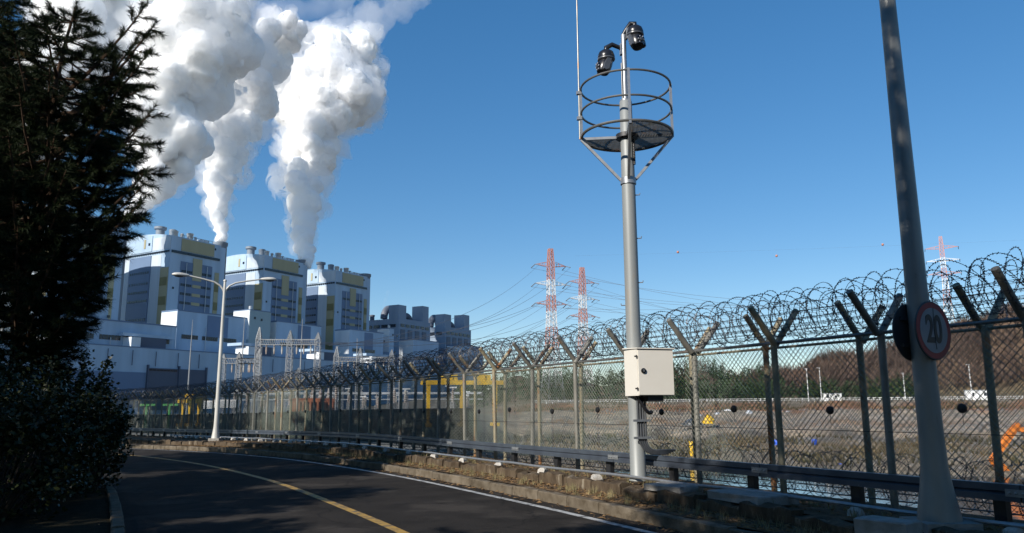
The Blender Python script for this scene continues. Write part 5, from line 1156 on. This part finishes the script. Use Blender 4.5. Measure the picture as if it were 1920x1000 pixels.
PINES = ((-16.0, 19.5, 1.2, 1.0), (-17.2, 22.4, 1.15, 2.2), (-24.8, 31.8, 1.3, 2.9), (-16.5, 9.5, 0.95, 0.3), (-20, 13, 1.0, 1.9), (-13.5, 5.0, 0.8, 4.4), (-5.5, 1.0, 1.1, 5.2),
         (-4.4, -1.2, 1.25, 0.4), (-5.6, -3.4, 1.05, 2.4), (-1.6, -4.2, 1.05, 1.7), (0.6, -6.6, 1.1, 3.0), (4.2, -11, 1.15, 3.6), (-8.6, -5.5, 0.95, 4.0), (-10.5, 1.6, 0.52, 5.0), (-7.2, 2.8, 0.44, 2.0), (-9.4, 5.8, 0.42, 0.9), (-11.2, 8.2, 0.36, 3.9), (-27, 34, 1.3, 0.9), (-31, 36, 1.3, 1.5), (-35, 39, 1.3, 1.9), (-40, 42.5, 1.3, 2.5), (-48, 46, 1.3, 4.5),
         (7, -14, 1.2, 0.2), (10.5, -19, 1.2, 1.2), (3, -16, 1.25, 2.2), (-2.5, -9.5, 1.2, 3.2), (-7, -10, 1.2, 4.2), (-12, -7, 1.0, 5.2), (-16, -2, 0.9, 0.7), (-19, 4, 0.95, 1.4), (-1, -15, 1.3, 2.7), (-12, -14, 1.2, 0.1), (13, -25, 1.2, 3.3), (-24, 8, 1.0, 4.6))  # last row: unseen pines added behind the camera to block skylight
for k, (x, y, s_, rz) in enumerate(PINES):
    o = copy_tree(pineB); o.location = (x, y, 0.1); o.scale = (s_, s_, s_); o.rotation_euler.z = rz
    o['label'] = 'unseen pine tree on the shrub side of the road, placed for its shade'
def shrub(name, pos, rx, ry, h, n, seed, label, sprigs=26):
    rg = np.random.default_rng(seed); root = empty(name, pos, label=label, cat='shrub', group='evergreen shrubs along the kerb')
    rnd = random.Random(seed); mb = MB(); ends = []
    for k in range(sprigs + 26):
        a = rnd.uniform(0, 6.28); r = rnd.uniform(0.2, 1.0) ** 0.6; hh = h * (1.18 - 0.45 * r * r) * rnd.uniform(0.74, 1.08) if k < sprigs else h * rnd.uniform(0.3, 0.8)
        e = Vector((rx * r * math.cos(a), ry * r * math.sin(a), hh)); b = Vector((0.25 * rx * math.cos(a) * r, 0.25 * ry * r * math.sin(a), 0)); m = b.lerp(e, 0.5) + Vector((e.x * 0.12, e.y * 0.12, 0.05))
        mb.tube([b, m, e], [0.022, 0.013, 0.004], 4); ends.append((b, m, e))
    mb.build('stems', 'twig', root)
    C = []; N = []
    nn = int(n * 0.34); u = rg.normal(0, 1, (nn, 3)); u /= np.linalg.norm(u, axis=1)[:, None]; rad = rg.uniform(0.55, 1.0, (nn, 1)) ** 0.5
    lump = 1 + 0.16 * np.sin(u[:, :1] * 7 + seed) * np.sin(u[:, 1:2] * 6 + 1) + 0.1 * np.sin(u[:, 2:3] * 11 + seed)
    c = u * rad * lump * np.array([rx, ry, h * 0.52]) + np.array([0, 0, h * 0.44]); C.append(c[c[:, 2] > 0.03])
    per = max(8, (n - nn) // len(ends))
    for b, m, e in ends:
        t = rg.uniform(0.35, 1.02, (per, 1)); p = (np.array(m) * (1 - t) + np.array(e) * t) + rg.normal(0, 0.05, (per, 3)); C.append(p)
    C = np.concatenate(C); m = len(C); d = rg.normal(0, 1, (m, 3)); d[:, 2] = np.abs(d[:, 2]) * 0.6; d /= np.linalg.norm(d, axis=1)[:, None]; s = np.cross(d, rg.normal(0, 1, (m, 3))); s /= np.linalg.norm(s, axis=1)[:, None]
    L = rg.uniform(0.06, 0.11, (m, 1)); W = L * 0.32; up = np.cross(s, d)
    V = np.stack([C, C + d * L * 0.5 + s * W + up * W * 0.25, C + d * L, C + d * L * 0.5 - s * W + up * W * 0.25], 1).reshape(-1, 3)
    link_mesh('foliage', np_mesh('foliage', V, np.arange(len(V)).reshape(-1, 4), 'leaf'), root, kind='stuff')
shrub('evergreen_shrub', (-9.7, 15.6, 0.1), 1.75, 1.5, 2.75, 12000, 1, 'tall dark evergreen shrub with upright sprigs under the pine')
shrub('evergreen_shrub', (-8.6, 13.6, 0.1), 1.6, 1.3, 2.2, 11000, 2, 'broad dark shrub beside the curved kerb')
shrub('evergreen_shrub', (-8.35, 15.55, 0.1), 0.75, 0.9, 1.9, 6000, 3, 'slim shrub overhanging the kerb at the road bend', 18)
shrub('evergreen_shrub', (-7.6, 11.6, 0.1), 1.4, 1.2, 1.85, 10000, 4, 'low dark shrub on the bank nearest the foot of the kerb')
shrub('evergreen_shrub', (-10.9, 13.2, 0.1), 1.7, 1.4, 2.5, 9000, 5, 'dark shrub behind the broad one on the bank')

# ------------------------------------------------------------------ steam
def steam(name, label, Y, rows, mat, seed, vox, amp, Y1=None, step=0.16, jit=0.62):
    rnd = random.Random(seed); sph = []
    Yb = Y; Y1 = Y1 or Y; ytop = rows[-1][1]; ybot = rows[0][1]
    for (x0, y0, r0), (x1, y1, r1) in zip(rows[:-1], rows[1:]):
        n = max(2, int(math.hypot(x1 - x0, y1 - y0) / (step * (r0 + r1))))
        for k in range(n):
            t = (k + rnd.random() * 0.6) / n; px = x0 + (x1 - x0) * t; py = y0 + (y1 - y0) * t; r = r0 + (r1 - r0) * t; Y = Yb + (Y1 - Yb) * max(0.0, min(1.0, (ybot - py) / (ybot - ytop + 1e-3))) ** 1.0; sc = Y / FPX
            for j in range(6):
                a = rnd.uniform(0, 6.28); q = r * 0.72 * math.sqrt(rnd.random()); c = aty(px + q * math.cos(a), py, Y); c.y += q * math.sin(a) * sc
                sph.append((c, r * rnd.uniform(0.2, 0.5) * sc))
    ico = MB(); nu, nv = 9, 6
    V = []; F = []
    for c, r in sph:
        b = len(V); V.append((c.x, c.y, c.z - r))
        for i in range(1, nv):
            ph = math.pi * i / nv - math.pi / 2
            for k in range(nu): V.append((c.x + r * math.cos(ph) * math.cos(2 * math.pi * k / nu), c.y + r * math.cos(ph) * math.sin(2 * math.pi * k / nu), c.z + r * math.sin(ph)))
        V.append((c.x, c.y, c.z + r)); top = len(V) - 1
        for k in range(nu):
            k2 = (k + 1) % nu; F.append((b, b + 1 + k2, b + 1 + k))
            for i in range(nv - 2): o = b + 1 + i * nu; F.append((o + k, o + k2, o + nu + k2, o + nu + k))
            o = b + 1 + (nv - 2) * nu; F.append((o + k, o + k2, top))
    Y = Yb; me = bpy.data.meshes.new(name); me.from_pydata(V, [], F); me.update()
    zb = aty(rows[0][0], rows[0][1], Y).z
    def remesh(me, vox, it):
        ob = bpy.data.objects.new(name, me); col.objects.link(ob); md = ob.modifiers.new('remesh', 'REMESH'); md.mode = 'VOXEL'; md.voxel_size = vox
        sm = ob.modifiers.new('smooth', 'SMOOTH'); sm.factor = 0.5; sm.iterations = it
        dg = bpy.context.evaluated_depsgraph_get(); m2 = bpy.data.meshes.new_from_object(ob.evaluated_get(dg)); bpy.data.objects.remove(ob); bpy.data.meshes.remove(me); return m2
    def coords(m): 
        n = len(m.vertices); co = np.empty(n * 3, np.float32); no = np.empty(n * 3, np.float32); m.vertices.foreach_get('co', co); m.vertices.foreach_get('normal', no); return co.reshape(-1, 3), no.reshape(-1, 3)
    def push(m, octs, amp, base, bill, sd):
        co, no = coords(m); d = np.empty(len(co), np.float32); off = Vector((sd * 3.7, sd, -sd))
        for i in range(len(co)):
            p = Vector(co[i]); v = base
            for s_, a_ in octs:
                q = mnoise.noise(p * s_ + off); v += a_ * (bill * (0.42 - math.sqrt(q * q + 0.02)) * 1.5 + (1 - bill) * q)
            d[i] = v
        k = 0.25 + 0.75 * np.clip((co[:, 2] - zb) / 50.0, 0, 1); co = co + no * (d * amp * k)[:, None]; m.vertices.foreach_set('co', co.astype(np.float32).ravel()); m.update(); return co
    me2 = remesh(me, vox, 8); push(me2, ((0.045, 1.0), (0.10, 0.8), (0.2, 0.5)), amp, -0.1, 0.5, seed)
    me2 = remesh(me2, vox, 3); push(me2, ((0.22, 1.0), (0.45, 0.6), (0.9, 0.4)), amp * 0.42, -0.05, 0.75, seed + 5)
    me2.polygons.foreach_set('use_smooth', [True] * len(me2.polygons)); me2.materials.clear(); me2.materials.append(MATS[mat]); me2.update(); me2.name = name
    if mat != 'steam': return link_mesh(name, me2, label=label, cat='steam', kind='stuff')
    root = empty(name, tuple(aty(rows[0][0], rows[0][1], Y)), label=label, cat='steam plume')
    core = link_mesh('billows', me2, root); core.matrix_parent_inverse = Matrix.Translation(-root.location)
    me3 = me2.copy(); me3.name = 'vapour'; me3.materials.clear(); me3.materials.append(MATS['vapour'])
    me3 = remesh(me3, vox * 1.3, 4); push(me3, ((0.06, 1.6), (0.15, 1.2), (0.33, 0.8), (0.7, 0.5)), 6.5, 0.5, 0.2, seed + 9)
    me3.polygons.foreach_set('use_smooth', [True] * len(me3.polygons)); me3.materials.clear(); me3.materials.append(MATS['vapour']); me3.update()
    sh = link_mesh('vapour', me3, root, kind='stuff'); sh.matrix_parent_inverse = Matrix.Translation(-root.location)
    return root
steam('steam_plume', 'broad billowing steam plume beside the pine tree', 338, [(238, 416, 12), (250, 396, 17), (268, 374, 26), (296, 338, 52), (312, 292, 70), (322, 240, 86), (345, 185, 100), (362, 130, 105), (375, 75, 102), (380, 20, 98), (385, -60, 105), (395, -150, 115)], 'steam', 3, 0.9, 5.0, 350)
steam('steam_plume', 'steam plume that narrows to the flue of the half sunlit boiler house', 381, [(413, 455, 13), (413, 430, 16), (411, 400, 18), (409, 365, 23), (411, 330, 29), (417, 292, 40), (422, 252, 56), (436, 210, 72), (456, 165, 86), (482, 120, 86), (508, 80, 66), (532, 50, 48)], 'steam', 5, 0.8, 4.5, 415)
steam('steam_plume', 'separate steam plume rising from the flue of the second boiler house', 428, [(573, 500, 15), (572, 470, 19), (570, 440, 21), (568, 405, 26), (570, 370, 30), (576, 330, 38), (582, 290, 48), (586, 250, 56), (594, 218, 68), (626, 186, 96), (640, 150, 94), (646, 112, 78), (640, 84, 56)], 'steam', 8, 0.85, 5.0, 520)
steam('steam_plume', 'steam cloud seen behind the branches of the pine tree', 430, [(40, 330, 40), (70, 260, 55), (95, 180, 75), (135, 100, 85), (170, 20, 95), (190, -80, 100)], 'steam', 13, 1.8, 6.0)
steam('steam_wisp', 'thin torn steam drifting off above the separate plume', 520, [(610, 110, 50), (640, 60, 62), (680, 40, 60), (715, 25, 50), (745, 5, 45), (770, -30, 40)], 'steam_thin', 21, 1.3, 9.0)
steam('steam_wisp', 'thin torn steam between the tops of the two tall plumes', 400, [(430, 20, 40), (500, 15, 45), (560, 20, 45), (620, 10, 45), (660, -20, 45)], 'steam_thin', 25, 1.3, 9.0)
steam('steam_wisp', 'faint small wisp of vapour over the older plant', 560, [(718, 588, 3), (720, 572, 4), (724, 558, 5), (728, 545, 5)], 'steam_thin', 31, 0.5, 1.0)
